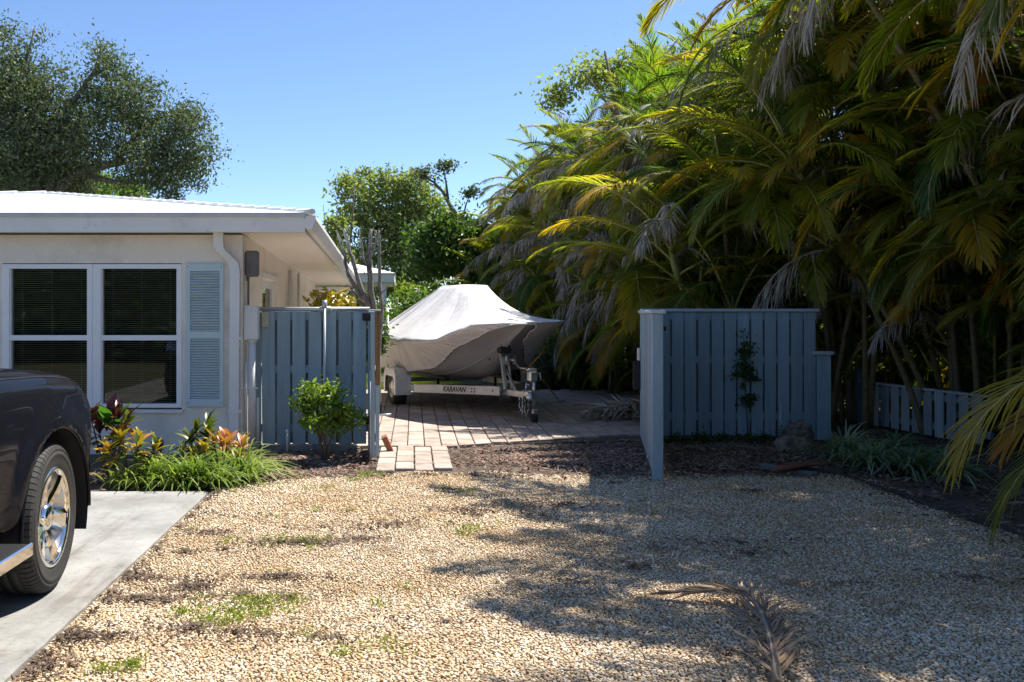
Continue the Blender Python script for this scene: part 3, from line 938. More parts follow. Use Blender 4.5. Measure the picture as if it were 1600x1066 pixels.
window_unit(4, 144.5, 15, 137)
window_unit(145, 284, 158, 277)
mb = MB()
mb.box(WX0 - .02, WX1 + .02, YW - .035, YW - .001, WZ0 - .055, WZ0 - .021)
HP('window_sill', mb, M['white_paint'])
mb = MB()     # dark room behind the glass
x0, x1 = WX0 - .3, WX1 + .3
mb.add([(x0, YW + 2.5, 0.2), (x1, YW + 2.5, .2), (x1, YW + 2.5, 2.3), (x0, YW + 2.5, 2.3), (x0, YW + .201, 0.2), (x1, YW + .201, .2), (x1, YW + .201, 2.3), (x0, YW + .201, 2.3)],
       [(0, 1, 2, 3), (0, 4, 5, 1), (1, 5, 6, 2), (2, 6, 7, 3), (3, 7, 4, 0)])
HP('room', mb, M['room'])
# side window
f = MB()
f.box(XW - .11, XW - .05, sy0, sy0 + .12, sz0, sz1); f.box(XW - .11, XW - .05, sy1 - .12, sy1, sz0, sz1)
f.box(XW - .11, XW - .05, sy0 + .12, sy1 - .12, sz1 - .11, sz1); f.box(XW - .11, XW - .05, sy0 + .12, sy1 - .12, sz0, sz0 + .1)
f.box(XW + .001, XW + .03, sy0 - .06, sy1 + .06, sz1 + .003, sz1 + .06)
wf = f.build('window', M['vinyl'], house, origin=HO)
MB().add([(XW - .08, sy0 + .12, sz0 + .1), (XW - .08, sy1 - .12, sz0 + .1), (XW - .08, sy1 - .12, sz1 - .11), (XW - .08, sy0 + .12, sz1 - .11)], [(0, 1, 2, 3)]).build('pane', M['dark_glass'], wf, origin=HO)

# louvred shutter
sx0, sx1 = wpt(292, 0)[0], wpt(350, 0)[0]
sz0_, sz1_ = wpt(0, 635)[1], wpt(0, 412.5)[1]
ys = YW - 0.034
rails = [(sz0_, wpt(0, 623)[1]), (wpt(0, 529)[1], wpt(0, 518)[1]), (wpt(0, 424)[1], sz1_)]
m1 = MB()
st = 0.042
m1.box(sx0, sx0 + st, ys, YW - .001, sz0_, sz1_); m1.box(sx1 - st, sx1, ys, YW - .001, sz0_, sz1_)
for (za, zb) in rails:
    m1.box(sx0 + st, sx1 - st, ys, YW - .001, za, zb)
shut = m1.build('shutter', M['shutter'], house, origin=HO)
lm = MB()
hw = (sx1 - sx0) / 2 - st
lm.add([(-hw, -.011, -.010), (hw, -.011, -.010), (hw, .010, .006), (-hw, .010, .006), (-hw, -.013, -.004), (hw, -.013, -.004), (hw, .008, .012), (-hw, .008, .012)],
       [(0, 1, 2, 3), (4, 7, 6, 5), (0, 4, 5, 1), (2, 6, 7, 3)])
lme = lm.mesh('slat', M['shutter'])
for (za, zb) in ((rails[0][1], rails[1][0]), (rails[1][1], rails[2][0])):
    ns = 23
    for i in range(ns):
        z = za + (zb - za) * (i + .5) / ns
        link('slat', lme, shut, ((sx0 + sx1) / 2 - HO[0], YW - .020 - HO[1], z - HO[2]))
m1 = MB()
for xx in (sx0 + .02, sx1 - .02):
    for zz in (sz0_ + .04, sz1_ - .03):
        m1.tube([(xx, ys - .002, zz), (xx, ys + .002, zz)], .006, 6)
m1.build('screw', M['black'], shut, origin=HO)

# downspout on the front wall
d0 = wpt(345, 363); d1 = wpt(346, 393); d2 = wpt(369, 415); d3 = wpt(367, 690)
m1 = MB()
def rect_tube(mb, pts, wx, wy):
    vs = []; fs = []
    for (x, y, z) in pts:
        vs += [(x - wx, y - wy, z), (x + wx, y - wy, z), (x + wx, y + wy, z), (x - wx, y + wy, z)]
    for i in range(len(pts) - 1):
        for k in range(4):
            j = (k + 1) % 4
            fs.append((i * 4 + k, i * 4 + j, i * 4 + 4 + j, i * 4 + 4 + k))
    fs.append((3, 2, 1, 0)); fs.append(tuple(len(vs) - 4 + i for i in range(4)))
    mb.add(vs, fs)
rect_tube(m1, [(d0[0], YW - .13, 2.42), (d1[0], YW - .12, d1[1] + .03), (d1[0] + .02, YW - .11, d1[1]), (d2[0] - .02, YW - .05, d2[1] + .03), (d2[0], YW - .045, d2[1] - .05), (d3[0], YW - .045, .06)], .052, .04)
rect_tube(m1, [(d2[0], YW - .045, d2[1] - .09), (d2[0], YW - .045, d2[1] - .13)], .057, .046)
for z in (1.25, .45):
    m1.box(d2[0] - .075, d2[0] + .075, YW - .0945, YW - .086, z, z + .03)
HP('downspout', m1, M['white_paint'])
# boxes and conduits on the right-hand wall, just behind the corner
m1 = MB().box(XW + .005, XW + .155, 10.30, 10.40, 1.945, 2.235, bev=.02)
HP('alarm_box', m1, M['grey_box'])
m1 = MB().tube([(XW + .035, 10.36, 1.95), (XW + .035, 10.36, 1.63)], .012, 8)
m1.tube([(XW + .03, 10.36, 1.945), (XW + .03, 10.36, 1.90)], .02, 8)
HP('conduit', m1, M['grey_box'])
m1 = MB().box(XW + .002, XW + .165, 10.24, 10.36, 1.245, 1.62, bev=.008)
m1.box(XW + .012, XW + .155, 10.232, 10.24, 1.26, 1.605)
HP('meter_box', m1, M['white_paint'])
m1 = MB().tube([(XW + .085, 10.30, 1.245), (XW + .085, 10.30, .02)], .045, 12)
m1.tube([(XW + .085, 10.30, 1.245), (XW + .085, 10.30, 1.215)], .056, 12)
m1.tube([(XW + .022, 10.28, 1.0), (XW + .022, 10.28, .02)], .018, 8)
m1.tube([(XW + .15, 10.32, .60), (XW + .15, 10.32, .02)], .014, 8)
m1.box(XW - .01, XW + .16, 10.25, 10.258, .70, .72)
m1.box(XW - .01, XW + .14, 10.25, 10.258, .66, .675)
HP('service_pipe', m1, M['white_paint'])
m1 = MB().box(XW + .17, XW + .255, 10.42, 10.48, 1.38, 1.55, bev=.008)
m1.box(XW + .20, XW + .235, 10.405, 10.42, 1.42, 1.48)
HP('switch_box', m1, M['beige'])
m1 = MB().tube([(XW + .02, 14.3, 2.2), (XW + .02, 14.3, 0.0)], .03, 8)
m1.tube([(XW + .02, 15.5, 2.2), (XW + .02, 15.5, 0.0)], .02, 8)
m1.box(XW + .001, XW + .06, 13.9, 14.1, 1.2, 1.62)
HP('wall_pipe', m1, M['white_paint'])
# rear porch beam and post
m1 = MB().box(XW + .001, XE - .02, 18.9, 19.05, 1.90, 2.06)
m1.box(XW - .09, XW + .0, 18.61, 18.72, 0, 2.05)
HP('porch_beam', m1, M['white_paint'])


# ------------------------------------------------------------------ fences
def board_mesh(wd, z0, z1, th=.018):
    m1 = MB().box(-wd / 2, wd / 2, -th / 2, th / 2, z0, z1, bev=.003)
    return m1.mesh('board', M['blue'])


def fence(name, label, x0, x1, Y, zt, zb, pitch, bw, rails, cap=True):
    e = empty(name, ((x0 + x1) / 2, Y, 0), label=label, cat='fence')
    L = x1 - x0
    n = int(round(L / pitch))
    bm = board_mesh(bw, zb, zt - .03)
    for i in range(n):
        link('board', bm, e, (-L / 2 + (i + .5) * L / n + rnd.uniform(-.004, .004), -.03 + rnd.uniform(-.002, .002), rnd.uniform(-.004, .004)), (0, rnd.uniform(-.004, .004), 0))
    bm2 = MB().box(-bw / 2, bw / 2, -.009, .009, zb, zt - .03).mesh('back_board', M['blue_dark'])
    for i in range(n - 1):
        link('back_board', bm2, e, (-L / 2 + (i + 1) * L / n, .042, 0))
    for (za, zz) in rails:
        MB().box(-L / 2, L / 2, -.0205, .032, za, zz).build('rail', M['blue'], e)
    return e, L


lf, L = fence('fence', 'left blue board fence running from the house corner to the small gate', -1.60, -.40, 10.5, 1.585, .065, .174, .146, [(.20, .29), (.86, .95), (1.46, 1.55)])
m1 = MB().tube([(-L / 2 - .09, -.005, 1.585), (L / 2 + .02, -.005, 1.585)], .024, 10)
m1.build('top_rail', M['galv'], lf)
MB().box(-L / 2 - .085, -L / 2 - .002, -.03, .03, .06, 1.55, bev=.004).build('post', M['blue'], lf)
MB().box(L / 2 + .002, L / 2 + .075, -.04, .05, .0, 1.56, bev=.005).build('post', M['blue'], lf)
MB().box(-L / 2 - .1, L / 2 - .12, -.075, .06, -.05, .055, bev=.006).build('footing', M['concrete'], lf)
for z in (1.5, .335):
    MB().box(L / 2 - .06, L / 2 + .05, -.06, -.041, z - .045, z + .045, bev=.004).build('hinge', M['black'], lf)

# galvanised pole in front of the fence
pp = P(507, 0, 10.4)
e = empty('fence_pole', (pp[0], 10.41, 0), label='thin galvanised pole standing in front of the left blue fence', cat='pole')
MB().tube([(0, 0, 0), (0, 0, 1.62)], .0175, 12).build('pole', M['galv'], e)
m1 = MB().tube([(0, 0, 1.59), (0, 0, 1.685)], .028, 12)
m1.tube([(-.06, .03, 1.585), (.07, .03, 1.585)], .034, 10)
m1.build('cap', M['galv'], e)
pp = P(449, 0, 10.35)
e = empty('pipe_stub', (pp[0], 10.33, 0), label='short white plastic pipe stub rising from the mulch at the left fence', cat='pipe')
MB().tube([(0, 0, -.05), (0, 0, .235)], .011, 10).build('pipe', M['white_paint'], e)
MB().tube([(0, 0, .205), (0, 0, .245)], .016, 10).build('cap', M['white_paint'], e)

# small left gate, swung out towards the lens and seen almost edge-on
gl = Vector((-.292, 9.62, 0)) - Vector((-.318, 10.47, 0))
ang = math.atan2(gl.y, gl.x)
e = empty('gate', (-.318, 10.47, 0), ang, 'narrow blue gate leaf at the left fence standing open edge-on', 'gate')
gw = gl.length
bm = board_mesh(.138, .07, 1.54)
for i in range(5):
    link('board', bm, e, (.09 + i * .172, -.028, 0))
for (za, zz) in ((.20, .29), (.86, .95), (1.44, 1.53)):
    MB().box(.0, gw - .05, -.0185, .022, za, zz).build('rail', M['blue'], e)
MB().box(gw - .049, gw + .02, -.045, .0, .05, 1.545, bev=.004).build('stile', M['blue'], e)
tag(MB().box(gw - .045, gw + .024, .003, .052, .80, 1.56, bev=.006).build('weathered_stile', M['old_wood'], e), 'bare weathered brown wood strip on the gate edge')
tag(MB().box(gw - .045, gw + .022, .003, .045, .06, .796, bev=.006).build('stile', M['blue'], e))
MB().box(gw - .06, gw + .03, -.055, .06, 1.562, 1.578, bev=.004).build('cap', M['blue_cap'], e)
m1 = MB().tube([(gw - .05, .05, .48), (gw - .05, .17, .485)], .010, 8)
m1.build('latch_rod', M['galv'], e)
MB().tube([(gw + .03, -.05, .95), (gw + .03, -.05, .03)], .008, 6).build('drop_rod', M['galv'], e)

# right-hand fence
rf, L = fence('fence', 'tall dark blue board fence in shade on the right of the driveway opening', 2.93, 5.02, 11.3, 1.585, .05, .159, .138, [(.24, .33), (.93, 1.01), (1.46, 1.55)])
MB().box(-L / 2 - .03, L / 2 + .02, -.07, .07, 1.556, 1.592, bev=.005).build('cap_rail', M['blue_cap'], rf)
MB().box(L / 2 + .004, L / 2 + .17, -.045, .05, .0, 1.03, bev=.005).build('post', M['blue'], rf)
MB().box(L / 2 - .06, L / 2 + .19, -.08, .08, 1.033, 1.075, bev=.006).build('post_cap', M['blue_cap'], rf)

# wide right-hand gate leaf, open towards the lens
g0 = Vector((2.91, 11.25, 0)); g1 = Vector((2.325, 8.5, 0))
gl = g1 - g0; gw = gl.length; ang = math.atan2(gl.y, gl.x)
e = empty('gate', g0, ang, 'wide blue gate leaf on the right standing open towards the gravel', 'gate')
bm = board_mesh(.135, .06, 1.54)
nb = 17
for i in range(nb):
    link('board', bm, e, (.08 + i * (gw - .2) / (nb - 1), -.028, rnd.uniform(-.004, .004)))
for (za, zz) in ((.22, .31), (.86, .95), (1.42, 1.51)):
    MB().box(.0, gw - .05, -.0185, .022, za, zz).build('rail', M['blue'], e)
MB().box(gw - .048, gw + .04, -.045, .055, .0, 1.535, bev=.006).build('end_post', M['blue'], e)
MB().box(-.02, gw + .055, -.062, .075, 1.538, 1.572, bev=.006).build('cap_rail', M['blue_cap'], e)
tag(MB().box(.06, .15, -.125, -.04, .62, .96, bev=.006).build('latch_box', M['black'], e), 'black latch box on the hinge end of the gate')
MB().box(.06, .15, -.075, -.04, .97, 1.12, bev=.006).build('plate', M['white_paint'], e)
MB().tube([(gw - .35, -.05, .17), (gw - .35, -.075, .17)], .018, 8).build('bolt', M['galv'], e)
MB().tube([(gw - .06, .06, 1.40), (gw - .06, .085, 1.40)], .02, 8).build('bolt', M['black'], e)

# low fence at the foot of the hedge
q0 = Vector((6.38, 12.9, 0)); q1 = Vector((6.70, 10.55, 0))
gl = q1 - q0; gw = gl.length; ang = math.atan2(gl.y, gl.x)
e = empty('low_fence', q0, ang, 'knee-high blue board fence half hidden by plants below the palms', 'fence')
bm = board_mesh(.15, .02, .575)
k = int(gw / .205)
for i in range(k):
    link('board', bm, e, (.12 + i * .205, -.03, rnd.uniform(-.006, .006)))
for (za, zz) in ((.10, .18), (.46, .54)):
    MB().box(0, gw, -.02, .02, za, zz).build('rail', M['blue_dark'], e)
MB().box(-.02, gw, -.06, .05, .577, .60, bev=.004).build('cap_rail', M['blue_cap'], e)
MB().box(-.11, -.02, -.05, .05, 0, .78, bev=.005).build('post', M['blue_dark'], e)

# ------------------------------------------------------------------ palms
def frond_mesh(name, L, n, th0, th1, llen, lw, vang, droop, mats, jit=0.08, bend=0.0, pw=1.15, a0=68, a1=18, miss=0.0, seg=4, start=0.13, bpow=2, path=None, onesided=0.0):
    S = 40
    s = np.linspace(0, 1, S)
    th = R(th0) + (R(th1) - R(th0)) * s ** pw
    ds = L / (S - 1)
    x = np.concatenate([[0], np.cumsum(np.cos(th[:-1]) * ds)])
    z = np.concatenate([[0], np.cumsum(np.sin(th[:-1]) * ds)])
    y = bend * L * s ** bpow
    if path is not None:
        pa = np.array(path, float)
        for _ in range(3):
            q = np.empty((len(pa) * 2 - 1, 3)); q[::2] = pa; q[1::2] = (pa[1:] + pa[:-1]) / 2
            q[1:-1] = .25 * q[:-2] + .5 * q[1:-1] + .25 * q[2:]
            pa = q
        dl = np.concatenate([[0], np.cumsum(np.linalg.norm(np.diff(pa, axis=0), axis=1))]); dl /= dl[-1]
        x, y, z = (np.interp(s, dl, pa[:, k]) for k in range(3))
    mb = MB()
    idx = np.linspace(0, S - 1, 11).astype(int)
    mb.tube([(x[i], y[i], z[i]) for i in idx], [0.020 * (1 - .85 * s[i]) + .003 for i in idx], 4, mi=0, up=(0, 1, 0.01))
    for k, si in enumerate(np.linspace(start, .995, n)):
        i = min(int(si * (S - 1)), S - 2)
        T = Vector((x[i + 1] - x[i], y[i + 1] - y[i], z[i + 1] - z[i])).normalized()
        Nn = Vector((-T.z, 0, T.x)).normalized() if path is None else Vector((0, 0, 1))
        Sd = T.cross(Nn)
        p0 = Vector((x[i], y[i], z[i]))
        for sd in (-1, 1):
            if rnd.random() < miss or (sd < 0 and rnd.random() < onesided): continue
            aa = R(a0 + (a1 - a0) * si + rnd.uniform(-7, 7))
            ll = llen * (math.sin(math.pi * min(1, .16 + .80 * si)) ** .65) * rnd.uniform(.85, 1.08)
            d = (T * math.cos(aa) + Sd * sd * math.sin(aa) + Nn * math.sin(aa) * (vang + rnd.uniform(-jit, jit) * 2)).normalized()
            wv = (T - d * T.dot(d)).normalized()
            if miss:
                q = rnd.uniform(-1, 1); wv = (wv * math.cos(q) + d.cross(wv) * math.sin(q)).normalized()
            dr = droop * rnd.uniform(.7, 1.3)
            tw = Vector((rnd.uniform(-1, 1), rnd.uniform(-1, 1), 0)) * jit
            vs = []
            wid = lw * rnd.uniform(.8, 1.15)
            for q in range(seg + 1):
                u = q / seg
                pp = p0 + d * ll * u * (1 - .25 * min(dr, 1.2) * u) + Vector((0, 0, -1)) * dr * ll * u * u * .8 + tw * ll * u * u
                wq = wid * (0.45, 1.0, 1.0, .7, 0.06)[q] if seg == 4 else wid * (0.5, 1, .8, 0.06)[q]
                vs.append(pp - wv * wq * .5); vs.append(pp + wv * wq * .5)
            fs = [(2 * q, 2 * q + 1, 2 * q + 3, 2 * q + 2) for q in range(seg)]
            mb.add(vs, fs, True, 1)
    me = mb.mesh(name, mats)
    me['tip'] = (float(x[-1]), float(y[-1]), float(z[-1]))
    me['mid'] = (float(x[S // 2]), float(y[S // 2]), float(z[S // 2]))
    return me


FR = {'young': [], 'mid': [], 'old': [], 'lime': [], 'gold': [], 'dead': []}
gm, lmn, gd, dd = (M['rachis'], M['frond_green']), (M['rachis'], M['frond_lime']), (M['rachis'], M['frond_gold']), (M['rachis_dead'], M['frond_dead'])
for k in range(3):
    FR['young'].append(frond_mesh('frond', 2.0, 64, 78, 15 + 10 * k, 0.48, .021, .45, .25, gm))
    FR['mid'].append(frond_mesh('frond', 2.2, 74, 58, -30 - 12 * k, .50, .0215, .35, .40, gm, bend=.08 * (k - 1)))
    FR['old'].append(frond_mesh('frond', 2.2, 74, 30, -70 - 6 * k, .50, .0215, .22, .6, gm, bend=.1 * (k - 1)))
    FR['lime'].append(frond_mesh('frond', 2.1, 70, 55 - 16 * k, -25 - 22 * k, .50, .0215, .33, .42, lmn, bend=.08 * (k - 1)))
    FR['gold'].append(frond_mesh('frond', 1.8, 52, 40 - 20 * k, -55 - 10 * k, .40, .022, .3, .5, gd, bend=.1 * (k - 1)))
    FR['dead'].append(frond_mesh('frond', 1.7, 52, 30 - 25 * k, -84, .36, .014, -.1, 1.25, dd, jit=.28, bend=.08 * (k - 1), miss=.12, pw=.6))
FR['thatch'] = []
for k in range(2):
    FR['thatch'].append(frond_mesh('frond', 1.8, 54, 72 - 22 * k, -64, .36, .016, .0, .9, dd, jit=.28, miss=.10, pw=.9))
FR['dead'].append(frond_mesh('frond', 1.6, 50, 45, -70, .36, .015, -.1, 1.2, dd, jit=.28, miss=.12, pw=.9))


def cane_mesh(dx, dy, h, r=.036):
    pts = []; rad = []
    for i in range(13):
        u = i / 12
        pts.append((dx * u ** 1.3, dy * u ** 1.3, h * u)); rad.append(r * (1.15 - .35 * u))
    return MB().tube(pts, rad, 8).mesh('cane', M['cane'])


def palm(label, x, y, canes, nf=9, lime=.25, gold=.06, dead=.14, scale=1.0, group=None, aim=None, low=0):
    e = empty('areca_palm', (x, y, -0.02), label=label, cat='palm', group=group)
    for (bx, by, dx, dy, h) in canes:
        link('cane', cane_mesh(dx, dy, h), e, (bx, by, 0), (0, 0, 0))
        top = Vector((bx + dx, by + dy, h))
        MB().tube([(0, 0, -.05), (dx / h * .3, dy / h * .3, .25), (dx / h * .5, dy / h * .5, .5)], [.042, .05, .025], 8).build('crownshaft', M['crownshaft'], e, loc=top)
        a0 = rnd.random() * 6.28
        for k in range(nf):
            age = k / (nf - 1)
            q = rnd.random()
            dk = dead * min(1.0, h / 3.0) ** 1.5
            if age > .12 and q < dk * (1.25 if age > .55 else 1.15): kind = 'dead' if age > .6 else 'thatch'
            elif age > .35 and q < dk * 1.25 + gold * 1.1: kind = 'gold'
            elif rnd.random() < lime: kind = 'lime'
            else: kind = 'young' if age < .3 else ('mid' if age < .68 else 'old')
            me = rnd.choice(FR[kind])
            az = a0 + k * 2.39996 + rnd.uniform(-.3, .3)
            if aim is not None and rnd.random() < .35: az = aim + rnd.uniform(-.9, .9)
            s = scale * rnd.uniform(.85, 1.18)
            zz = .5 - .45 * age
            lo, ro = Vector((top.x + dx / h * zz, top.y + dy / h * zz, top.z + zz - .05)), (rnd.uniform(-.15, .15), rnd.uniform(-.14, .14), az)
            if blocked(me, lo + Vector((x, y, 0)), ro, s): continue
            link('frond', me, e, lo, ro, (s, s, s))
        # sucker fronds low on the clump
    for k in range(low):
        az = rnd.random() * 6.28
        s = scale * rnd.uniform(.75, 1.1)
        me = rnd.choice(FR[rnd.choice(['young', 'mid', 'mid', 'lime', 'old'])])
        lo, ro = Vector((rnd.uniform(-.3, .3), rnd.uniform(-.3, .3), rnd.uniform(.1, 1.3))), (0, rnd.uniform(-.1, .1), az)
        if blocked(me, lo + Vector((x, y, 0)), ro, s): continue
        link('frond', me, e, lo, ro, (s, s, s))
    return e


def blocked(me, loc, rot, s):
    """keep fronds out of the driveway opening and off the face of the right fence"""
    import mathutils
    m_ = Matrix.Translation(loc) @ mathutils.Euler(rot).to_matrix().to_4x4() @ Matrix.Scale(s, 4)
    for k in ('tip', 'mid'):
        p = m_ @ Vector(me[k]); p.z -= .25
        if 2.4 < p.x < 5.0 and 7.5 < p.y < 11.9 and p.z < 1.9: return True
        if p.x < 2.9 and 10.5 < p.y < 19 and p.z < 2.2: return True
        if 4.6 < p.x < 7.0 and 7.0 < p.y < 12.7 and p.z < .85: return True
    return False


def canes(n, h0, h1, spread=.35, lean=(0, 0), ls=.5):
    return [(rnd.uniform(-spread, spread), rnd.uniform(-spread, spread), lean[0] + rnd.uniform(-ls, ls), lean[1] + rnd.uniform(-ls, ls), rnd.uniform(h0, h1)) for _ in range(n)]


def slope_canes(n, h, wx=1.0, wy=.8, g=1.25):
    out = []
    for _ in range(n):
        bx = rnd.uniform(-wx, wx)
        out.append((bx, rnd.uniform(-wy, wy), rnd.uniform(-.45, .35), rnd.uniform(-.5, .4), max(.7, h + bx * g + rnd.uniform(-.55, .55))))
    for _ in range(n // 2):
        out.append((rnd.uniform(-wx, -.1), rnd.uniform(-wy, wy), rnd.uniform(-.5, .1), rnd.uniform(-.6, .2), rnd.uniform(.8, 2.6)))
    return out


GH = 'areca palms of the tall hedge on the right'
# far stretch, beyond the patio
palm('areca palm at the far end of the hedge, grey thatch facing the sky', 3.7, 24.6, slope_canes(12, 3.9, g=.7), 12, .5, .05, .55, .88, group=GH, low=22)
palm('areca palm second from the far end of the hedge behind the boat', 4.0, 22.3, slope_canes(12, 4.3, g=.7), 12, .5, .07, .55, .88, group=GH, low=22)
palm('areca palm with spiky upright spear leaf above the boat cover', 4.5, 20.3, slope_canes(12, 4.5, g=.7), 12, .5, .07, .55, .88, group=GH, low=22)
palm('areca palm with pale dead fronds hanging high behind the boat bow', 5.0, 18.6, slope_canes(13, 4.4, g=.7), 13, .5, .06, .54, .86, group=GH, low=22, aim=math.pi)
palm('areca palm to the left of the gate post, green and grey fronds mixed', 5.3, 16.7, slope_canes(13, 4.1, g=.7), 13, .5, .08, .5, .86, group=GH, low=22, aim=math.pi)
palm('areca palm with the orange frond high over the gate', 5.2, 14.8, slope_canes(13, 3.9, g=.8), 13, .55, .14, .42, .9, group=GH, low=22, aim=math.pi)
palm('areca palm directly behind the left half of the tall right fence', 4.5, 13.0, canes(8, .9, 3.7), 11, .6, .08, .18, group=GH, low=9)
palm('areca palm directly behind the right half of the tall right fence', 5.9, 12.7, canes(9, .9, 4.4, lean=(-.3, -.3)), 11, .6, .08, .18, group=GH, low=9, aim=-2.2)
# second rank fills the hedge behind
palm_back = 'areca palm deep in the back rank of the hedge, crown merged with its neighbours'
for (x, y) in ((6.0, 22.0), (6.8, 19.2), (7.0, 17.0), (7.1, 14.9), (8.3, 13.2), (8.8, 11.2), (9.0, 9.2), (9.0, 7.2), (8.8, 5.2), (8.4, 3.2)):
    palm(palm_back, x, y, canes(7, 1.4, 5.6, .6), 9, .25, .04, .12, 1.12, group='areca palms of the back rank of the hedge', low=8)
# near stretch over the bed
palm('areca palm leaning over the gap beside the tall right fence', 6.9, 11.9, canes(7, 1.6, 4.9, .4, (-1.0, -.1), .7), 13, .45, .1, .16, 1.0, group=GH, low=7, aim=math.pi)
palm('areca palm with long slanting canes above the low fence', 7.4, 10.0, [(0, 0, -2.7, -.4, 5.0), (.2, .4, -2.4, .5, 4.6), (-.2, -.2, -1.4, -.6, 5.2), (.1, 0, -.4, .4, 4.4), (.3, .2, -1.0, -1.0, 3.2)], 14, .5, .12, .12, 1.0, group=GH, low=6, aim=math.pi)
palm('areca palm with the big brown dead frond hanging at the top edge', 7.3, 8.2, [(0, 0, -2.6, .1, 5.2), (.2, .4, -2.0, .8, 5.0), (-.2, -.2, -1.3, -.6, 4.6), (.1, 0, -.4, .4, 4.0), (0, .3, -1.9, -.9, 4.2)], 14, .45, .12, .18, 1.0, group=GH, low=5, aim=math.pi)
palm('areca palm closest to the lens at the right edge, yellow-green fronds low', 6.2, 4.9, [(0, 0, -.5, .2, 3.6), (.2, .4, -.2, .8, 4.6), (.3, -.2, .6, -.6, 4.2), (.4, 0, 1.0, .4, 3.4)], 9, .5, .15, .1, 1.1, group=GH, low=0)
palm('areca palm behind the nearest one at the right edge, dark in shade', 7.4, 6.4, [(0, 0, -2.5, .2, 5.2), (.2, .4, -1.9, .6, 5.3), (-.2, -.2, -1.2, -.6, 5.0), (.1, 0, -.4, .4, 4.2), (0, .3, -1.6, -.5, 3.9)], 14, .45, .1, .12, 1.0, group=GH, low=6, aim=math.pi)

palm('bushy areca palm right behind the left end of the low fence', 7.3, 11.3, canes(9, .9, 3.6, .6, (-.4, -.3), .5), 13, .4, .08, .1, 1.0, group=GH, low=22, aim=-2.4)
palm('bushy areca palm behind the middle of the low fence', 7.5, 9.6, canes(9, .8, 3.8, .6, (-.5, -.3), .5), 13, .4, .08, .1, 1.05, group=GH, low=22, aim=-2.4)
palm('bushy areca palm at the right end of the low fence, deep in shade', 7.6, 7.8, canes(9, .9, 3.6, .6, (-.5, -.3), .5), 13, .4, .06, .1, 1.05, group=GH, low=20, aim=-2.6)

# low fronds entering from the right edge: part of a young palm out of frame
e = empty('areca_palm', (4.75, 5.3, 0), label='young palm just outside the right edge, its yellowing frond reaching into view', cat='palm', group=GH)
fm = frond_mesh('frond', 2.1, 48, 50, -75, .60, .026, .15, .35, (M['rachis'], M['frond_lime']), pw=.9)
link('frond', fm, e, (0, 0, 1.0), (0, 0, R(172)), (.9,) * 3)
fm2 = frond_mesh('frond', 1.9, 46, 62, -55, .58, .026, .2, .4, (M['rachis'], M['frond_gold']), pw=.9)
link('frond', fm2, e, (.1, .1, 1.05), (0, 0, R(200)), (.95,) * 3)
link('frond', FR['gold'][0], e, (.05, -.1, .9), (0, 0, R(150)), (.75,) * 3)
link('frond', FR['mid'][1], e, (.1, 0, .6), (0, 0, R(60)))
link('frond', FR['mid'][0], e, (.1, 0, .6), (0, 0, R(-40)))
link('cane', cane_mesh(.05, .05, 1.35, .04), e)
link('frond', fm, e, (.1, -.2, .75), (0, .1, R(158)), (.85,) * 3)
link('frond', fm2, e, (.05, .2, .7), (0, 0, R(182)), (.8,) * 3)

# fallen dead frond on the gravel
g = G(1215, 1066)
FPTS = [G(1214, 1085), G(1212, 1063), G(1201, 1009), G(1186, 975), G(1162, 953), G(1139, 945), G(1077, 944), G(1036, 939)]
FO = FPTS[0]
fp = [(p[0] - FO[0], p[1] - FO[1], (.045 + .05 * math.sin(i / 7 * math.pi))) for i, p in enumerate(FPTS)]
fm = frond_mesh('leaflets', 1.4, 90, 0, 0, .36, .014, .10, .06, (M['rachis_dead'], M['frond_fallen']), jit=.16, a0=30, a1=8, miss=.04, path=fp, onesided=.55, start=.05)
e = empty('fallen_frond', FO, 0, 'dry grey palm frond lying curled on the shaded gravel', 'palm frond')
link('leaflets', fm, e)
MB().tube(fp, [.017, .016, .014, .012, .010, .008, .006, .004], 8).build('stalk', M['bark'], e)
# red-brown palm boot on the bed edge and odd timber
m1 = MB()
pts = []; 
for i in range(9):
    u = i / 8
    pts.append((-.42 + .85 * u, .10 * math.sin(u * 3), .035 + .03 * math.sin(u * math.pi) + .05 * u ** 3))
m1.tube(pts, [.005, .05, .075, .08, .07, .055, .04, .028, .02], 10, flat=.35)
g = G(1290, 752)
m1.build('palm_boot', M['spathe'], None, loc=(g[0], g[1] + .35, .01), rot=(0, 0, R(12)))
tag(bpy.data.objects['palm_boot'], 'reddish brown shed palm leaf base lying beside the bed edging', 'palm boot')
g0, g1 = G(1192, 733), G(1278, 745)
m1 = MB()
L_ = math.hypot(g1[0] - g0[0], g1[1] - g0[1])
m1.box(0, L_, -.05, .05, .0, .055, bev=.01)
m1.build('timber_plank', M['grey_wood'], None, loc=(g0[0], g0[1] + .05, -.005), rot=(0, R(2), math.atan2(g1[1] - g0[1], g1[0] - g0[0])))
tag(bpy.data.objects['timber_plank'], 'short weathered grey plank lying on the soil left of the palm boot', 'plank')
# long sunken edging along the bed
e = empty('bed_edging', (4.2, 7.5, 0), label='dark timber edging strip dividing gravel from the palm bed', cat='edging')
prev = None
EP = [(3.75, 9.25), (4.16, 8.75), (4.2, 8.0), (4.22, 7.3), (4.26, 6.6), (4.28, 5.9), (4.32, 5.0), (4.4, 4.0), (4.6, 2.5)]
for i in range(len(EP) - 1):
    a_, b_ = Vector((*EP[i], 0)), Vector((*EP[i + 1], 0))
    d_ = b_ - a_
    MB().box(0.002, d_.length - .002, -.03, .03, -.04, .032, bev=.008).build('timber', M['dark_wood'], e, loc=(a_.x - 4.2, a_.y - 7.5, rnd.uniform(-.01, .01)), rot=(0, rnd.uniform(-.01, .01), math.atan2(d_.y, d_.x)))


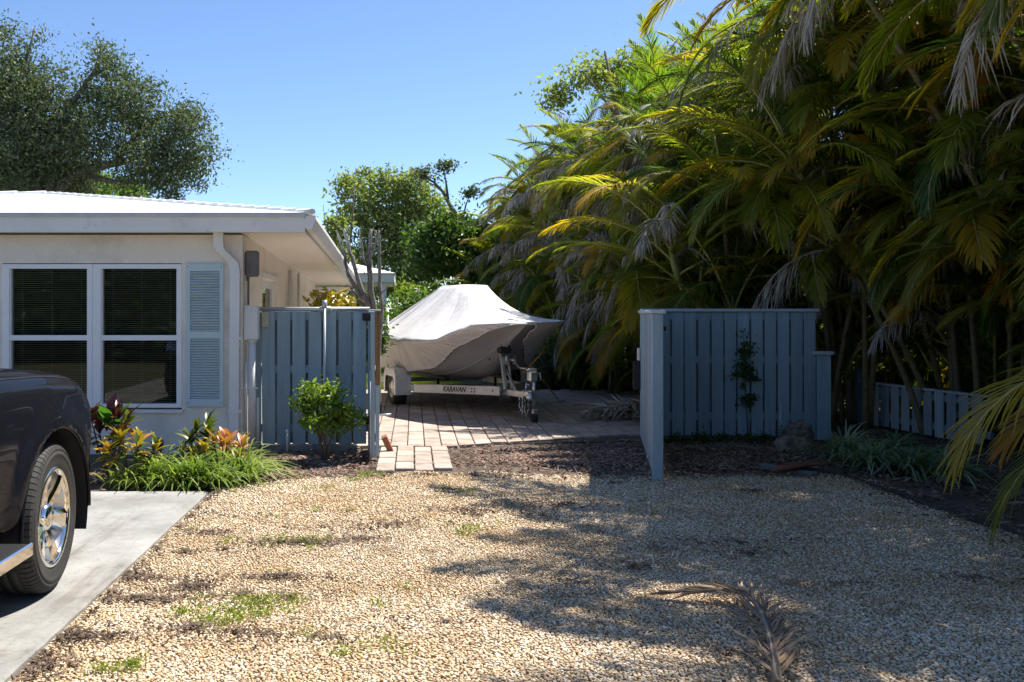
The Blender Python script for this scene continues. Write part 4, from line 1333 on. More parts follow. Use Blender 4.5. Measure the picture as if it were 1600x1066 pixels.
# rocks
def rock(name, label, c, r, seed):
    import bmesh
    bm = bmesh.new()
    bmesh.ops.create_icosphere(bm, subdivisions=4, radius=1)
    off = Vector((seed * 7.1, seed * 3.3, 1))
    for v in bm.verts:
        n1 = noise.fractal(v.co * 1.3 + off, 1.0, 2.0, 4)
        n2 = noise.cell(v.co * 2.3 + off) if False else noise.noise(v.co * 4.5 + off)
        d = 1 + .42 * n1 - .30 * abs(n2) - .12 * abs(noise.noise(v.co * 11 + off))
        v.co = Vector((v.co.x * r[0], v.co.y * r[1], v.co.z * r[2])) * d
        if v.co.z < -r[2] * .6: v.co.z = -r[2] * .6
    me = bpy.data.meshes.new(name); bm.to_mesh(me); bm.free()
    me.materials.append(M['limestone'])
    me.polygons.foreach_set('use_smooth', [True] * len(me.polygons))
    return tag(link(name, me, None, c), label, 'rock')


rock('limestone_rock', 'upper pitted limestone rock propped against the right blue fence', P(1248, 676, 10.75), (.17, .13, .13), 2)
rock('limestone_rock', 'lower pitted limestone boulder in front of the right blue fence', P(1240, 703, 10.4), (.24, .18, .17), 5)
e = tag(MB().tube([(0, 0, 0), (.015, 0, .46)], .011, 8).build('stake', M['galv'], None, loc=(P(1218, 0, 11.1)[0], 11.1, 0)), 'thin grey stake leaning at the foot of the right blue fence', 'stake')


# ------------------------------------------------------------------ small plants
def blade_clump(n, L, wd, spread, droop=.9, up=1.0):
    """strap leaves arching out from one crown"""
    V = []; Fs = []
    for i in range(n):
        a = rnd.random() * 6.283; r0 = abs(rnd.gauss(0, .3)) * spread
        l = L * rnd.uniform(.6, 1.15); el = R(rnd.uniform(35, 88))
        bx, by = math.cos(rnd.random() * 6.28) * r0, math.sin(rnd.random() * 6.28) * r0
        d = Vector((math.cos(a) * math.cos(el), math.sin(a) * math.cos(el), math.sin(el) * up))
        wv = Vector((-math.sin(a), math.cos(a), 0))
        dr = droop * rnd.uniform(.5, 1.3); k = len(V)
        for q in range(6):
            u = q / 5
            p = Vector((bx, by, 0)) + d * l * u + Vector((0, 0, -1)) * dr * l * u ** 2.4 * .7 + Vector((math.cos(a), math.sin(a), 0)) * l * .25 * u * u
            p.z = max(p.z, .004)
            w_ = wd * (.7, 1, 1, .85, .6, .08)[q] * .5
            V.append(p - wv * w_); V.append(p + wv * w_ + Vector((0, 0, w_ * .4)))
        for q in range(5):
            Fs.append((k + 2 * q, k + 2 * q + 1, k + 2 * q + 3, k + 2 * q + 2))
    return np.array([tuple(p) for p in V]), np.array(Fs)


def clump_thing(name, label, cat, loc, mat, n, L, wd, spread, group=None, droop=.9):
    V, Fc = blade_clump(n, L, wd, spread, droop)
    return tag(link(name, np_mesh(name, V, Fc, mat, True), None, loc), label, cat, group)


GL = 'grassy border clumps at the edge of the driveway slab'
for (px, py, L, n, lab) in [(185, 768, .34, 120, 'leftmost grassy clump, right behind the truck wheel'), (228, 766, .42, 200, 'tall grassy clump second from the truck, below the yellow croton'),
                         (262, 768, .38, 170, 'grassy clump third from the truck at the slab edge'), (298, 768, .40, 190, 'grassy clump in the middle of the border, under the bare wall'),
                         (335, 768, .38, 180, 'grassy clump at the corner of the concrete slab'), (372, 758, .42, 190, 'grassy clump in front of the downspout foot'),
                         (398, 748, .28, 90, 'rightmost yellowing grassy clump beside the mulch')]:
    g = G(px, py)
    clump_thing('border_grass', lab, 'plant', (g[0], g[1] + .22, 0), M['grass_blade'], int(n * .8), L * rnd.uniform(1.1, 1.45), .016, .24, GL)
for (px, py, L, n, lab) in [(250, 748, .34, 120, 'back-row grassy clump under the small dark croton'), (305, 742, .42, 160, 'back-row grassy clump below the orange croton'), (350, 738, .42, 160, 'back-row grassy clump left of the downspout foot')]:
    g = G(px, py)
    clump_thing('border_grass', lab, 'plant', (g[0], g[1] + .1, 0), M['grass_blade'], n, L * 1.25, .016, .2, GL)
GS = 'striped spider plants in the shaded bed'
for (px, py, L, n, lab) in [(1320, 722, .50, 130, 'pale striped spider plant beside the limestone rock'), (1365, 735, .46, 120, 'striped spider plant in front of the low fence post'),
                         (1425, 742, .44, 120, 'striped spider plant at the middle of the low fence'), (1480, 750, .42, 110, 'striped spider plant furthest right in the shaded bed'), (1400, 712, .40, 90, 'small striped spider plant tucked against the low fence')]:
    g = G(px, py)
    clump_thing('spider_plant', lab, 'plant', g, M['spider_blade'], int(n * 1.3), L * 1.3, .021, .2, GS, 1.0)


def leaf_blade(L, wd, curl=.25, fold=.25, name='leaf', mat=None):
    vs = []; fs = []
    N = 6
    for i in range(N + 1):
        u = i / N
        hw = wd * .5 * math.sin(math.pi * min(.98, u * .9 + .06)) ** .8
        x = L * u; z = -curl * L * u * u
        vs += [(x, -hw, z + fold * hw), (x, 0, z), (x, hw, z + fold * hw)]
    for i in range(N):
        k = i * 3
        fs += [(k, k + 1, k + 4, k + 3), (k + 1, k + 2, k + 5, k + 4)]
    return MB().add(vs, fs, True).mesh(name, mat)


CL = {k: [leaf_blade(.13 + .025 * i, .042 + .010 * i, .2 + .2 * i, .3, mat=M[k]) for i in range(2)] for k in ('croton_y', 'croton_g', 'croton_o', 'croton_r')}
BIG = leaf_blade(.30, .16, .15, .35, mat=M['canna'])
BIGR = leaf_blade(.24, .09, .15, .35, mat=M['croton_r'])


def croton(label, loc, h, r, n, kinds, heads, scale=1.0, cat='plant'):
    e = empty('croton', loc, label=label, cat=cat)
    st = MB(); tops = []
    for i in range(heads):
        a = i * 2.4 + rnd.random(); rr = r * math.sqrt((i + .4) / heads)
        tp = Vector((math.cos(a) * rr, math.sin(a) * rr, h * rnd.uniform(.68, 1.0)))
        st.tube([(tp.x * .1, tp.y * .1, 0), (tp.x * .6, tp.y * .6, tp.z * .5), tuple(tp)], [.012, .009, .006], 6)
        tops.append(tp)
    st.build('stem', M['bark'], e)
    n = int(n * 2.2)
    for i in range(n):
        tp = tops[i % heads]
        kd = kinds[(i % heads) % len(kinds)] if rnd.random() < .75 else rnd.choice(kinds)
        u = rnd.random() ** 1.4
        el = R(75 - 95 * u + rnd.uniform(-12, 12))
        s = scale * rnd.uniform(.75, 1.15)
        link('leaf', rnd.choice(CL[kd]), e, tuple(tp - Vector((tp.x * .3, tp.y * .3, .22)) * u * .6), (rnd.uniform(-.4, .4), -el, rnd.random() * 6.28), (s, s, s))
    return e


def gp(px, py, up=0):
    g = G(px, py); return (g[0], g[1], up)


croton('tall dark red ti plant with a broad green leaf beside the truck', gp(172, 748), .62, .20, 46, ['croton_r', 'croton_r', 'croton_g'], 6, 1.2)
ti = bpy.data.objects['croton']
for (az, el, z, me, s) in ((200, 40, .50, BIG, 1.0), (330, 30, .48, BIG, .85), (260, 55, .52, BIG, .8), (20, 62, .55, BIGR, 1.1), (150, 45, .5, BIGR, 1.0), (70, 70, .58, BIGR, 1.0)):
    link('leaf', me, ti, (0, -.05, z), (0, -R(el), R(az)), (s, s, s))
croton('bright yellow croton low in front of the red ti plant', gp(205, 756), .42, .26, 54, ['croton_y', 'croton_y', 'croton_g'], 7)
croton('tiny dark croton alone against the bare house wall', gp(246, 735), .28, .08, 18, ['croton_r', 'croton_g'], 3, .8)
croton('dark green croton standing tallest left of the downspout', gp(318, 742), .48, .14, 36, ['croton_g', 'croton_g'], 5, 1.0)
croton('orange and pink croton beside the foot of the downspout', gp(348, 748), .36, .20, 42, ['croton_o', 'croton_y', 'croton_o'], 6, 1.0)
croton('small yellow-green croton between the dark one and the grass', gp(296, 748), .27, .12, 22, ['croton_y', 'croton_g', 'croton_o'], 4, .8)


def shrub(name, label, loc, blobs, n, size, mat, stems, cat='shrub', clump=.06, per=16, group=None, bark='bark', sr=.02, shell=.3):
    e = empty(name, loc, label=label, cat=cat, group=group)
    m1 = MB()
    for pts in stems:
        k = len(pts)
        m1.tube(pts, [sr * (1.1 - .75 * i / (k - 1)) for i in range(k)], 7)
    m1.build('stem', M[bark], e)
    link('foliage', leaves_mesh('foliage', leaf_points(blobs, n, clump, per, shell), size, mat), e)
    return e


g = G(508, 722)
shrub('green_shrub', 'rounded light green shrub in front of the left blue fence', (g[0], g[1], 0),
      [(-.10, 0, .70, .16, .15, .14), (.10, 0, .58, .20, .18, .17), (-.06, -.05, .48, .24, .2, .17), (.2, 0, .46, .17, .15, .14), (-.02, 0, .82, .1, .1, .08), (-.2, 0, .55, .08, .1, .1)],
      2300, .062, M['lime_leaf'], [[(0, 0, 0), (-.01, 0, .2), (-.08, 0, .45), (-.1, 0, .75)], [(.02, 0, 0), (.05, 0, .2), (.13, .02, .5)], [(-.02, 0, 0), (-.06, .02, .25), (-.15, .02, .5)]], clump=.055, sr=.022, per=26)
g = P(1168, 640, 11.1)
shrub('climbing_vine', 'straggly green vine climbing the middle of the right blue fence', (g[0], 11.15, 0),
      [(-.02, 0, .95, .07, .06, .38), (-.08, 0, .85, .09, .06, .13), (.05, 0, .75, .08, .05, .12), (.04, 0, .45, .06, .05, .2), (-.02, 0, 1.25, .03, .04, .1)],
      800, .045, M['broad_leaf'], [[(.03, 0, 0), (.0, 0, .5), (-.02, .02, 1.0), (-.02, .02, 1.3)]], clump=.035, cat='vine', sr=.008)
rl = []
for px, py in ((1050, 688), (1090, 690), (1130, 692), (1165, 690), (1195, 692), (1110, 695), (1070, 694)):
    g = G(px, py); rl.append((g[0], 11.0, .05, .15, .12, .05))
tag(link('ground_cover', leaves_mesh('ground_cover', leaf_points(rl, 1500, .04, 14), .035, M['broad_leaf'])), 'thin green ground cover along the foot of the right blue fence', 'ground cover', kind='stuff')


# ------------------------------------------------------------------ boat and trailer
BA = Vector((.955, 15.78, 0))
BH = math.atan2(-.968, .25)          # +X of the local frame points at the bow
BR = BH + math.pi / 2                 # local +Y is then ... (see loc)


def ip(tab, t):
    xs, ys_ = zip(*tab)
    return float(np.interp(t, xs, ys_))


BT = [(-2.2, 1.20), (1.2, 1.22), (1.7, 1.12), (2.0, 1.0), (2.4, .76), (2.7, .52), (2.9, .28), (3.0, .10)]
BTR = [(-2.2, 1.20), (1.6, 1.20), (1.9, 1.10), (2.2, .95), (2.5, .72), (2.8, .40), (3.0, .10)]
GLT = [(-2.2, 1.08), (0, 1.10), (1.6, 1.11), (2.0, 1.14), (2.35, 1.28), (2.6, 1.38), (3.0, 1.41)]
GRT = [(-2.2, 1.25), (0, 1.40), (1.6, 1.42), (3.0, 1.41)]
KT = [(-2.2, .44), (.9, .46), (1.5, .57), (1.9, .78), (2.1, .95), (2.5, 1.16), (2.8, 1.28), (3.0, 1.36)]
CT = [(-2.2, .88), (.5, .86), (1.2, .70), (1.7, .42), (2.1, .16), (2.5, .07), (3.0, .02)]
ZCT = [(-2.2, .55), (.5, .58), (1.2, .70), (1.7, .88), (2.1, 1.05), (2.5, 1.22), (3.0, 1.375)]
# local frame: x = towards bow, y = towards the picture's left side of the boat (viewer's right is -y)
boat = empty('boat', BA, BH, 'boat under a pale grey fitted cover on a trailer', 'boat')


def gun(t, side):        # side +1: viewer's left, -1 viewer's right.  local y: viewer's right is +? solved below
    return (t, side * (ip(BT, t) if side > 0 else ip(BTR, t)), ip(GLT if side > 0 else GRT, t))


# viewer's right vector v=(.968,.25); local y axis = rot90(u) = (.968,.25) -> so +y is viewer's right
def LG(t, left):
    if left: return (t, -ip(BT, t), ip(GLT, t))
    return (t, ip(BTR, t), ip(GRT, t))


ts = list(np.linspace(-2.2, 1.2, 12)) + list(np.linspace(1.4, 3.0, 17))
rows = []
for t_ in ts:
    k_, c_, zc_ = ip(KT, t_), ip(CT, t_), ip(ZCT, t_)
    row = []
    for left in (True, False):
        g_ = Vector(LG(t_, left)); s_ = -1 if left else 1
        ch = Vector((t_, s_ * c_, zc_)); ke = Vector((t_, 0, k_))
        side_pts = []
        for u in (0, .3, .6, .85, 1):
            p = g_.lerp(ch, u); p.y += s_ * -.05 * math.sin(u * math.pi); side_pts.append(p)
        for u in (.35, .7):
            side_pts.append(ch.lerp(ke, u))
        row.append((side_pts, ke))
    rows.append(row[0][0] + [row[0][1]] + row[1][0][::-1])
m1 = MB()
nr = len(rows[0])
m1.add([p for r_ in rows for p in r_], [(i * nr + j, i * nr + j + 1, (i + 1) * nr + j + 1, (i + 1) * nr + j) for i in range(len(rows) - 1) for j in range(nr - 1)] + [tuple(range(nr))], True)
hull = m1.build('hull', M['hull'], boat)
m1 = MB()
for s_ in (-1, 1):
    pts = []
    for t_ in np.linspace(-1.5, 2.25, 20):
        pts.append((t_, s_ * ip(CT, t_) * .62, (ip(ZCT, t_) * .62 + ip(KT, t_) * .38) + .0))
    m1.tube(pts, .014, 6)
m1.build('spray_rail', M['hull'], hull)
m1 = MB().tube([(2.0, -.17, .85), (2.0, -.185, .85)], .016, 8)
m1.build('drain_plug', M['black'], hull)

# cover: ring of the gunwale, tent up to the console, skirt down the hull
ring = []
for t_ in np.linspace(-2.2, 1.2, 260): ring.append((t_, True))
for t_ in np.linspace(1.21, 3.0, 220): ring.append((t_, True))
for t_ in np.linspace(2.97, 1.24, 80): ring.append((t_, False))
for t_ in np.linspace(1.2, -2.2, 64): ring.append((t_, False))
N = len(ring)
gpts = [Vector(LG(*q)) for q in ring]
arc = [0.0]
for i in range(1, N): arc.append(arc[-1] + (gpts[i] - gpts[i - 1]).length)


def hem_frac(t_, left):
    return ip([(-2.2, .97), (.6, 1.0), (1.2, .92), (1.7, .74), (2.0, .62), (2.5, .55), (3.0, .5)], t_) if left else ip([(-2.2, .95), (1.8, .97), (2.2, .92), (2.5, .75), (3.0, .55)], t_)


def console(i):
    """matching point on the flat top of the tent"""
    t_, left = ring[i]
    x = min(max(t_ * .42 + .10, -.35), .62)
    y = (-.22 if left else .28)
    if t_ > 1.2:
        f = (t_ - 1.2) / 1.8
        y *= (1 - f ** 1.5)
        x = .62 + .05 * f
    return Vector((x, y, 1.985 + .015 * math.cos(y * 4)))


vr = []
NR = 15
cen = Vector((.1, 0, 2.01))
for k in (0.25, .7):
    vr.append([cen.lerp(console(i), k) + Vector((0, 0, .004)) for i in range(N)])
for k in range(NR + 1):
    u = k / NR
    r_ = []
    for i in range(N):
        a_, b_ = console(i), gpts[i]
        p = a_.lerp(b_, u)
        sag = .035 * math.sin(math.pi * u)
        t_, left = ring[i]
        if not left: sag += .11 * math.sin(math.pi * u ** .8)
        if t_ > 1.0: sag += .07 * math.sin(math.pi * u) * min(1, (t_ - 1.0) / .8)
        p.z -= sag
        # stretched folds running from the console to the gunwale
        wz = .034 * (1.4 * abs(math.sin(arc[i] * 3.5 + math.sin(arc[i] * 2.1) + u)) ** .6 - .7) * math.sin(math.pi * min(1, u * 1.02)) ** 2 * (.4 + .6 * (math.sin(arc[i] * 1.7 + 1) > 0))
        wz += .02 * noise.noise(Vector((arc[i] * 2.2, u * 2.0, 3.3)))
        p.z += wz * (1 if 0 < u < 1 else 0)
        r_.append(p)
    vr.append(r_)
NS = 12
for k in range(1, NS + 1):
    u = k / NS
    r_ = []
    for i in range(N):
        t_, left = ring[i]
        s_ = -1 if left else 1
        g_ = gpts[i]; ch = Vector((t_, s_ * ip(CT, t_), ip(ZCT, t_)))
        f = hem_frac(t_, left)
        f += .06 * math.sin(arc[i] * 4.1) * u
        p = g_.lerp(ch, min(1.0, f) * u)
        out = Vector((.25 if (t_ > 1.2 and left) else .05, s_, -.1)).normalized()
        ph = arc[i] * 15 + 2.6 * math.sin(arc[i] * 3.3) + u * (1.6 if t_ < 1.2 else -1.6)
        fold = .75 * abs(math.sin(ph)) ** .5 + .25 * abs(math.sin(ph * 1.9 + 1)) ** .5
        amp = (.13 if left else .06) * u ** .8 * (.45 + 1.1 * abs(noise.noise(Vector((arc[i] * .9, 2, 0)))))
        p += out * (.014 + .03 * u * (1 if left else .6) + amp * fold)
        r_.append(p)
    vr.append(r_)
m1 = MB()
nrow = len(vr)
vs = [cen] + [p for r_ in vr for p in r_]
fs = [(0, 1 + i, 1 + i + 1) for i in range(N - 1)]
for k in range(nrow - 1):
    for i in range(N - 1):
        a_ = 1 + k * N + i
        fs.append((a_, a_ + N, a_ + N + 1, a_ + 1))
# transom closing panel
m1.add(vs, fs, True)
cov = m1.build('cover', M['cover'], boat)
m1 = MB()
hem = vr[-1]
m1.tube([tuple(p + Vector((0, 0, .0))) for p in hem], .011, 5)
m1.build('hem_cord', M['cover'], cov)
m1 = MB()
m1.add([tuple(vr[k][0]) for k in range(2, nrow)] + [tuple(vr[k][N - 1]) for k in range(2, nrow)],
       [(k, k + 1, nrow - 2 + k + 1, nrow - 2 + k) for k in range(nrow - 3)], True)
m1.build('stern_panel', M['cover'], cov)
# orange bow strap and rope down to the ground
def loc_of(px, py, Y):
    p = Vector(P(px, py, Y)) - BA
    c, s = math.cos(-BH), math.sin(-BH)
    return (p.x * c - p.y * s, p.x * s + p.y * c, p.z)


m1 = MB().tube([loc_of(852, 541, 14.15), loc_of(843, 556, 14.1), loc_of(829, 570, 14.0)], .02, 6, flat=.3)
m1.tube([loc_of(829, 570, 14.0), loc_of(815, 585, 13.9)], .012, 6)
m1.build('strap', M['strap'], boat)
m1 = MB().tube([P(829, 570, 13.95), P(838, 583, 14.4), P(852, 598, 15.0), (P(874, 0, 15.8)[0], 15.8, .03), (P(885, 0, 16)[0], 16.1, .03)], .010, 6)
tag(m1.build('tie_rope', M['strap']), 'thin orange rope running from the boat bow down to the patio', 'rope')

tr = empty('boat_trailer', BA, BH, 'silver boat trailer with lettered frame rail under the covered boat', 'trailer')


def beam(mb, a, b, w_, h_):
    a, b = Vector(a), Vector(b)
    d = b - a
    rot = Matrix.Translation(a) @ d.to_track_quat('X', 'Z').to_matrix().to_4x4()
    mb.box(0, d.length, -w_ / 2, w_ / 2, -h_ / 2, h_ / 2, mat=rot, bev=.006)


for s_ in (-1, 1):
    m1 = MB()
    beam(m1, (.57, s_ * .95, .325), (2.22, s_ * .085, .395), .055, .135)
    beam(m1, (-1.9, s_ * .95, .32), (.60, s_ * .95, .325), .055, .11)
    rl_ = m1.build('frame_rail', M['steel'], tr)
    if s_ < 0:
        tag(rl_, 'left frame rail with black lettering')
        # lettering on the outer face of the rail
        cu = bpy.data.curves.new('lettering', 'FONT')
        cu.body = 'KARAVAN'
        cu.size = .115
        cu.shear = .25
        cu.extrude = .001
        cu.offset = .0025
        cu.align_x = 'CENTER'; cu.align_y = 'CENTER'
        to = bpy.data.objects.new('lettering_curve', cu)
        COL.objects.link(to)
        bpy.context.view_layer.update()
        tm = bpy.data.meshes.new_from_object(to.evaluated_get(bpy.context.evaluated_depsgraph_get()))
        bpy.data.objects.remove(to)
        tm.materials.append(M['black'])
        a_, b_ = Vector((.57, -.95, .325)), Vector((2.22, -.085, .395))
        d_ = (b_ - a_).normalized()
        nrm = Vector((d_.y, -d_.x, 0)).normalized()
        upv = nrm.cross(d_).normalized()
        upv = upv if upv.z > 0 else -upv
        mtx = Matrix((( d_.x, upv.x, nrm.x, 0), (d_.y, upv.y, nrm.y, 0), (d_.z, upv.z, nrm.z, 0), (0, 0, 0, 1)))
        ctr = a_.lerp(b_, .50) + nrm * .0295
        for v in tm.vertices:
            q = Vector((v.co.x * .92, v.co.y, v.co.z))
            v.co = (mtx.to_3x3() @ q) + ctr
        link('lettering', tm, rl_)
        m1 = MB()
        for f in (.70, .735):
            for dz in (-.022, .022):
                c_ = a_.lerp(b_, f) + nrm * .028 + upv * dz
                m1.tube([c_, c_ + nrm * .006], .012, 6)
        c_ = a_.lerp(b_, .93) + nrm * .028
        m1.tube([c_, c_ + nrm * .006], .014, 6)
        m1.build('bolt', M['black'], rl_)
m1 = MB()
beam(m1, (2.1, 0, .38), (2.95, .02, .40), .09, .09)
m1.build('tongue', M['zinc'], tr)
m1 = MB()
beam(m1, (.0, -1.0, .29), (.0, 1.0, .29), .07, .07)
beam(m1, (1.5, -.46, .34), (1.5, .46, .34), .06, .06)
beam(m1, (-1.4, -.95, .32), (-1.4, .95, .32), .06, .08)
m1.build('axle', M['zinc'], tr)
m1 = MB()
for s_ in (-1, 1):
    beam(m1, (-1.8, s_ * .55, .48), (.9, s_ * .5, .50), .09, .05)
    beam(m1, (.4, s_ * .5, .30), (.4, s_ * .5, .48), .04, .04)
    beam(m1, (-1.4, s_ * .55, .30), (-1.4, s_ * .55, .48), .04, .04)
m1.build('bunk', M['black'], tr)
for s_ in (-1, 1):
    yy = s_ * 1.09
    m1 = MB().lathe([(-.10, .17), (-.115, .22), (-.105, .285), (-.06, .30), (.06, .30), (.105, .285), (.115, .22), (.10, .17)], 32, 'Y', (0, yy, .30))
    wh = m1.build('tyre', M['rubber'], tr)
    m1 = MB().lathe([(.10 * s_, .172), (.06 * s_, .16), (.05 * s_, .08), (.07 * s_, .05), (.07 * s_, .001)], 24, 'Y', (0, yy, .30))
    m1.build('rim', M['zinc'], wh)
    # squarish fender
    pr = [(.40, .20), (.40, .52), (.30, .62), (-.30, .62), (-.40, .52), (-.40, .20)]
    vs = []; fs = []
    for y_ in (yy - .135, yy + .135):
        for (x_, z_) in pr: vs.append((x_, y_, z_))
    for i in range(5): fs.append((i, i + 1, 7 + i, 6 + i))
    m1 = MB().add(vs, fs)
    pr2 = [(.385, .20), (.385, .515), (.295, .605), (-.295, .605), (-.385, .515), (-.385, .20)]
    side = [(x_, yy + s_ * .135, z_) for (x_, z_) in pr] + [(x_ * .8, yy + s_ * .135, .20 + (z_ - .2) * .72) for (x_, z_) in pr2]
    m1.add(side, [(i, i + 1, 7 + i, 6 + i) for i in range(5)])
    m1.box(.402, .408, yy - .13, yy + .13, .21, .515)
    m1.build('fender', M['steel'], tr)
    # guide poles
    px_, py_ = (-1.0, -1.02) if s_ < 0 else (-1.0, 1.34)
    m1 = MB().tube([(px_, py_, .32), (px_, py_, 1.63)], .026, 10)
    beam(m1, (px_, s_ * .95, .32), (px_, py_, .33), .03, .03)
    m1.build('guide_post', M['white_paint'], tr)
# winch post
m1 = MB()
beam(m1, (2.34, -.05, .42), (2.14, -.05, .96), .05, .06)
beam(m1, (2.34, .05, .42), (2.16, .05, .90), .02, .05)
beam(m1, (2.62, 0, .43), (2.22, 0, .72), .03, .03)
wp_ = m1.build('winch_post', M['zinc'], tr)
m1 = MB().box(2.12, 2.26, -.11, .07, .945, 1.045, bev=.02)
tag(m1.build('bow_stop', M['black'], wp_), 'black rubber bow stop')
m1 = MB().lathe([(-.06, .07), (-.06, .02), (.06, .02), (.06, .07)], 16, 'Y', (2.28, .04, .85))
m1.tube([(2.28, .10, .85), (2.32, .10, .85)], .01, 6)
m1.tube([(2.27, .10, .92), (2.30, .12, .80), (2.40, .14, .74), (2.52, .20, .735)], .012, 6)
m1.build('winch', M['zinc'], wp_)
m1 = MB().tube([(2.26, 0, .86), (2.16, 0, .90)], .012, 6, flat=.4)
m1.build('winch_strap', M['strap'], wp_)
# coupler
m1 = MB()
m1.box(2.92, 3.12, -.045, .06, .37, .47, bev=.02)
m1.lathe([(.34, .045), (.36, .06), (.40, .06), (.44, .03)], 14, 'Z', (3.12, .01, .0))
m1.tube([(2.98, .01, .46), (2.98, .01, .56)], .014, 8)
m1.tube([(2.95, .02, .56), (3.05, .02, .54)], .01, 6)
m1.build('coupler', M['zinc'], tr)
# jack
m1 = MB()
m1.tube([(3.0, .12, .75), (3.0, .12, .20)], .028, 12)
m1.tube([(3.0, .12, .25), (3.0, .12, .14)], .022, 10)
m1.box(2.96, 3.08, .02, .15, .58, .74, bev=.025)
m1.box(2.98, 3.06, .0, .14, .735, .77, bev=.01)
m1.tube([(3.0, .12, .70), (3.02, .2, .70), (3.05, .2, .60)], .009, 6)
jk = m1.build('jack', M['zinc'], tr)
m1 = MB().box(2.965, 3.035, .085, .155, .135, .20, bev=.008)
m1.build('bracket', M['zinc'], jk)
m1 = MB().lathe([(.092, .02), (.088, .07), (.152, .07), (.148, .02)], 20, 'Y', (3.0, 0, .075))
m1.build('jack_wheel', M['rubber'], jk)
# chains and cable
m1 = MB()
for (y_, ph, sg) in ((-.03, 0, .19), (.05, 1, .28)):
    pts = [(2.80 + .02 * q, y_ + .012 * math.sin(q * 2), .37 - sg * math.sin(math.pi * min(1, q / 9)) * 1.0) for q in range(10)]
    for q in range(9):
        a_, b_ = Vector(pts[q]), Vector(pts[q + 1])
        m1.tube([a_, a_.lerp(b_, 1.25)], .009 if q % 2 else .012, 5)
m1.tube([(2.9, -.02, .36), (2.92, -.02, .15), (2.93, -.02, .05)], .008, 5)
m1.build('safety_chain', M['zinc'], tr)
m1 = MB().tube([(2.25, -.10, .40), (2.35, -.11, .22), (2.55, -.10, .16), (2.72, -.06, .22), (2.8, -.02, .36)], .008, 6)
m1.build('wiring', M['black'], tr)

# dead fronds piled by the gate hinge
e = empty('frond_pile', (3.42, 13.2, .0), label='heap of dry brown palm fronds on the patio beside the gate', cat='palm frond')
for k in range(7):
    me = frond_mesh('dry_frond', .75 + .25 * rnd.random(), 22, 14, -12, .34, .022, .1, .25, dd, jit=.3, miss=.1)
    link('dry_frond', me, e, (rnd.uniform(-.1, .35), rnd.uniform(-.4, .4), .05 + .03 * k), (rnd.uniform(-.4, .4), rnd.uniform(-.1, .12), R(180) + rnd.uniform(-.7, .9)))
m1 = MB().box(-.09, .09, -.05, .05, 0, .07, bev=.01)
tag(m1.build('brick_piece', M['brick_red'], None, loc=(P(990, 0, 13.4)[0], 13.3, .34), rot=(.2, .1, .4)), 'red brick piece on top of the dry frond heap', 'brick')
bpy.data.objects['brick_piece'].location.z = .24

# ------------------------------------------------------------------ truck
TC = Vector((-2.86, 5.08, .025))
truck = empty('pickup_truck', TC, label='black pickup with chrome wheel parked on the concrete slab, cut off by the left edge', cat='truck')
HWT = [(-4.3, .93), (-3.8, .965), (-.8, .965), (.45, .965), (.62, .945), (.75, .90), (.85, .82), (.93, .66), (.97, .40)]
ZTT = [(-4.3, 1.20), (-.9, 1.23), (-.5, 1.225), (.0, 1.205), (.4, 1.17), (.62, 1.12), (.78, 1.05), (.90, .97), (.97, .90)]
ZBT = [(-4.3, .50), (-3.6, .42), (-.5, .42), (.4, .44), (.7, .46), (.97, .50)]
ycol = np.concatenate([np.arange(-4.3, -.6, .06), np.arange(-.6, .6, .03), np.arange(.6, .975, .025)])
urow = np.linspace(0, 1, 40)


def prof_pt(y_, u):
    w_, zt_, zb_ = ip(HWT, y_), ip(ZTT, y_), ip(ZBT, y_)
    pr = [(0, w_ - .07, zb_), (.06, w_ - .025, zb_ + .05), (.2, w_ - .008, zb_ + .2), (.40, w_, zb_ + (zt_ - zb_) * .52), (.52, w_ - .004, zb_ + (zt_ - zb_) * .68),
          (.60, w_ - .022, zt_ - .13), (.68, w_ - .055, zt_ - .055), (.75, w_ - .12, zt_ - .015), (.82, w_ - .24, zt_ + .008), (.9, w_ * .45, zt_ + .03), (1, 0, zt_ + .035)]
    us = [q[0] for q in pr]
    x_ = float(np.interp(u, us, [q[1] for q in pr])); z_ = float(np.interp(u, us, [q[2] for q in pr]))
    # wheel-arch flare
    for yc in (0, -3.1):
        r_ = math.hypot(y_ - yc, z_ - .40)
        if u < .7 and .3 < r_ < .66:
            x_ += .028 * max(0, 1 - abs(r_ - .52) / .13)
    return x_, z_


grid = np.zeros((len(ycol), len(urow), 3))
for i, y_ in enumerate(ycol):
    for j, u in enumerate(urow):
        x_, z_ = prof_pt(float(y_), float(u)); grid[i, j] = (x_, y_, z_)
# smooth across the section a little
for _ in range(2):
    g2 = grid.copy()
    g2[:, 1:-1] = .5 * grid[:, 1:-1] + .25 * (grid[:, :-2] + grid[:, 2:])
    grid = g2
RA = .495


def in_arch(p):
    return any(math.hypot((p[1] - yc) * (1.0 if p[2] > .4 else 1.0), (p[2] - .40)) < RA for yc in (0, -3.1)) and p[0] > .5


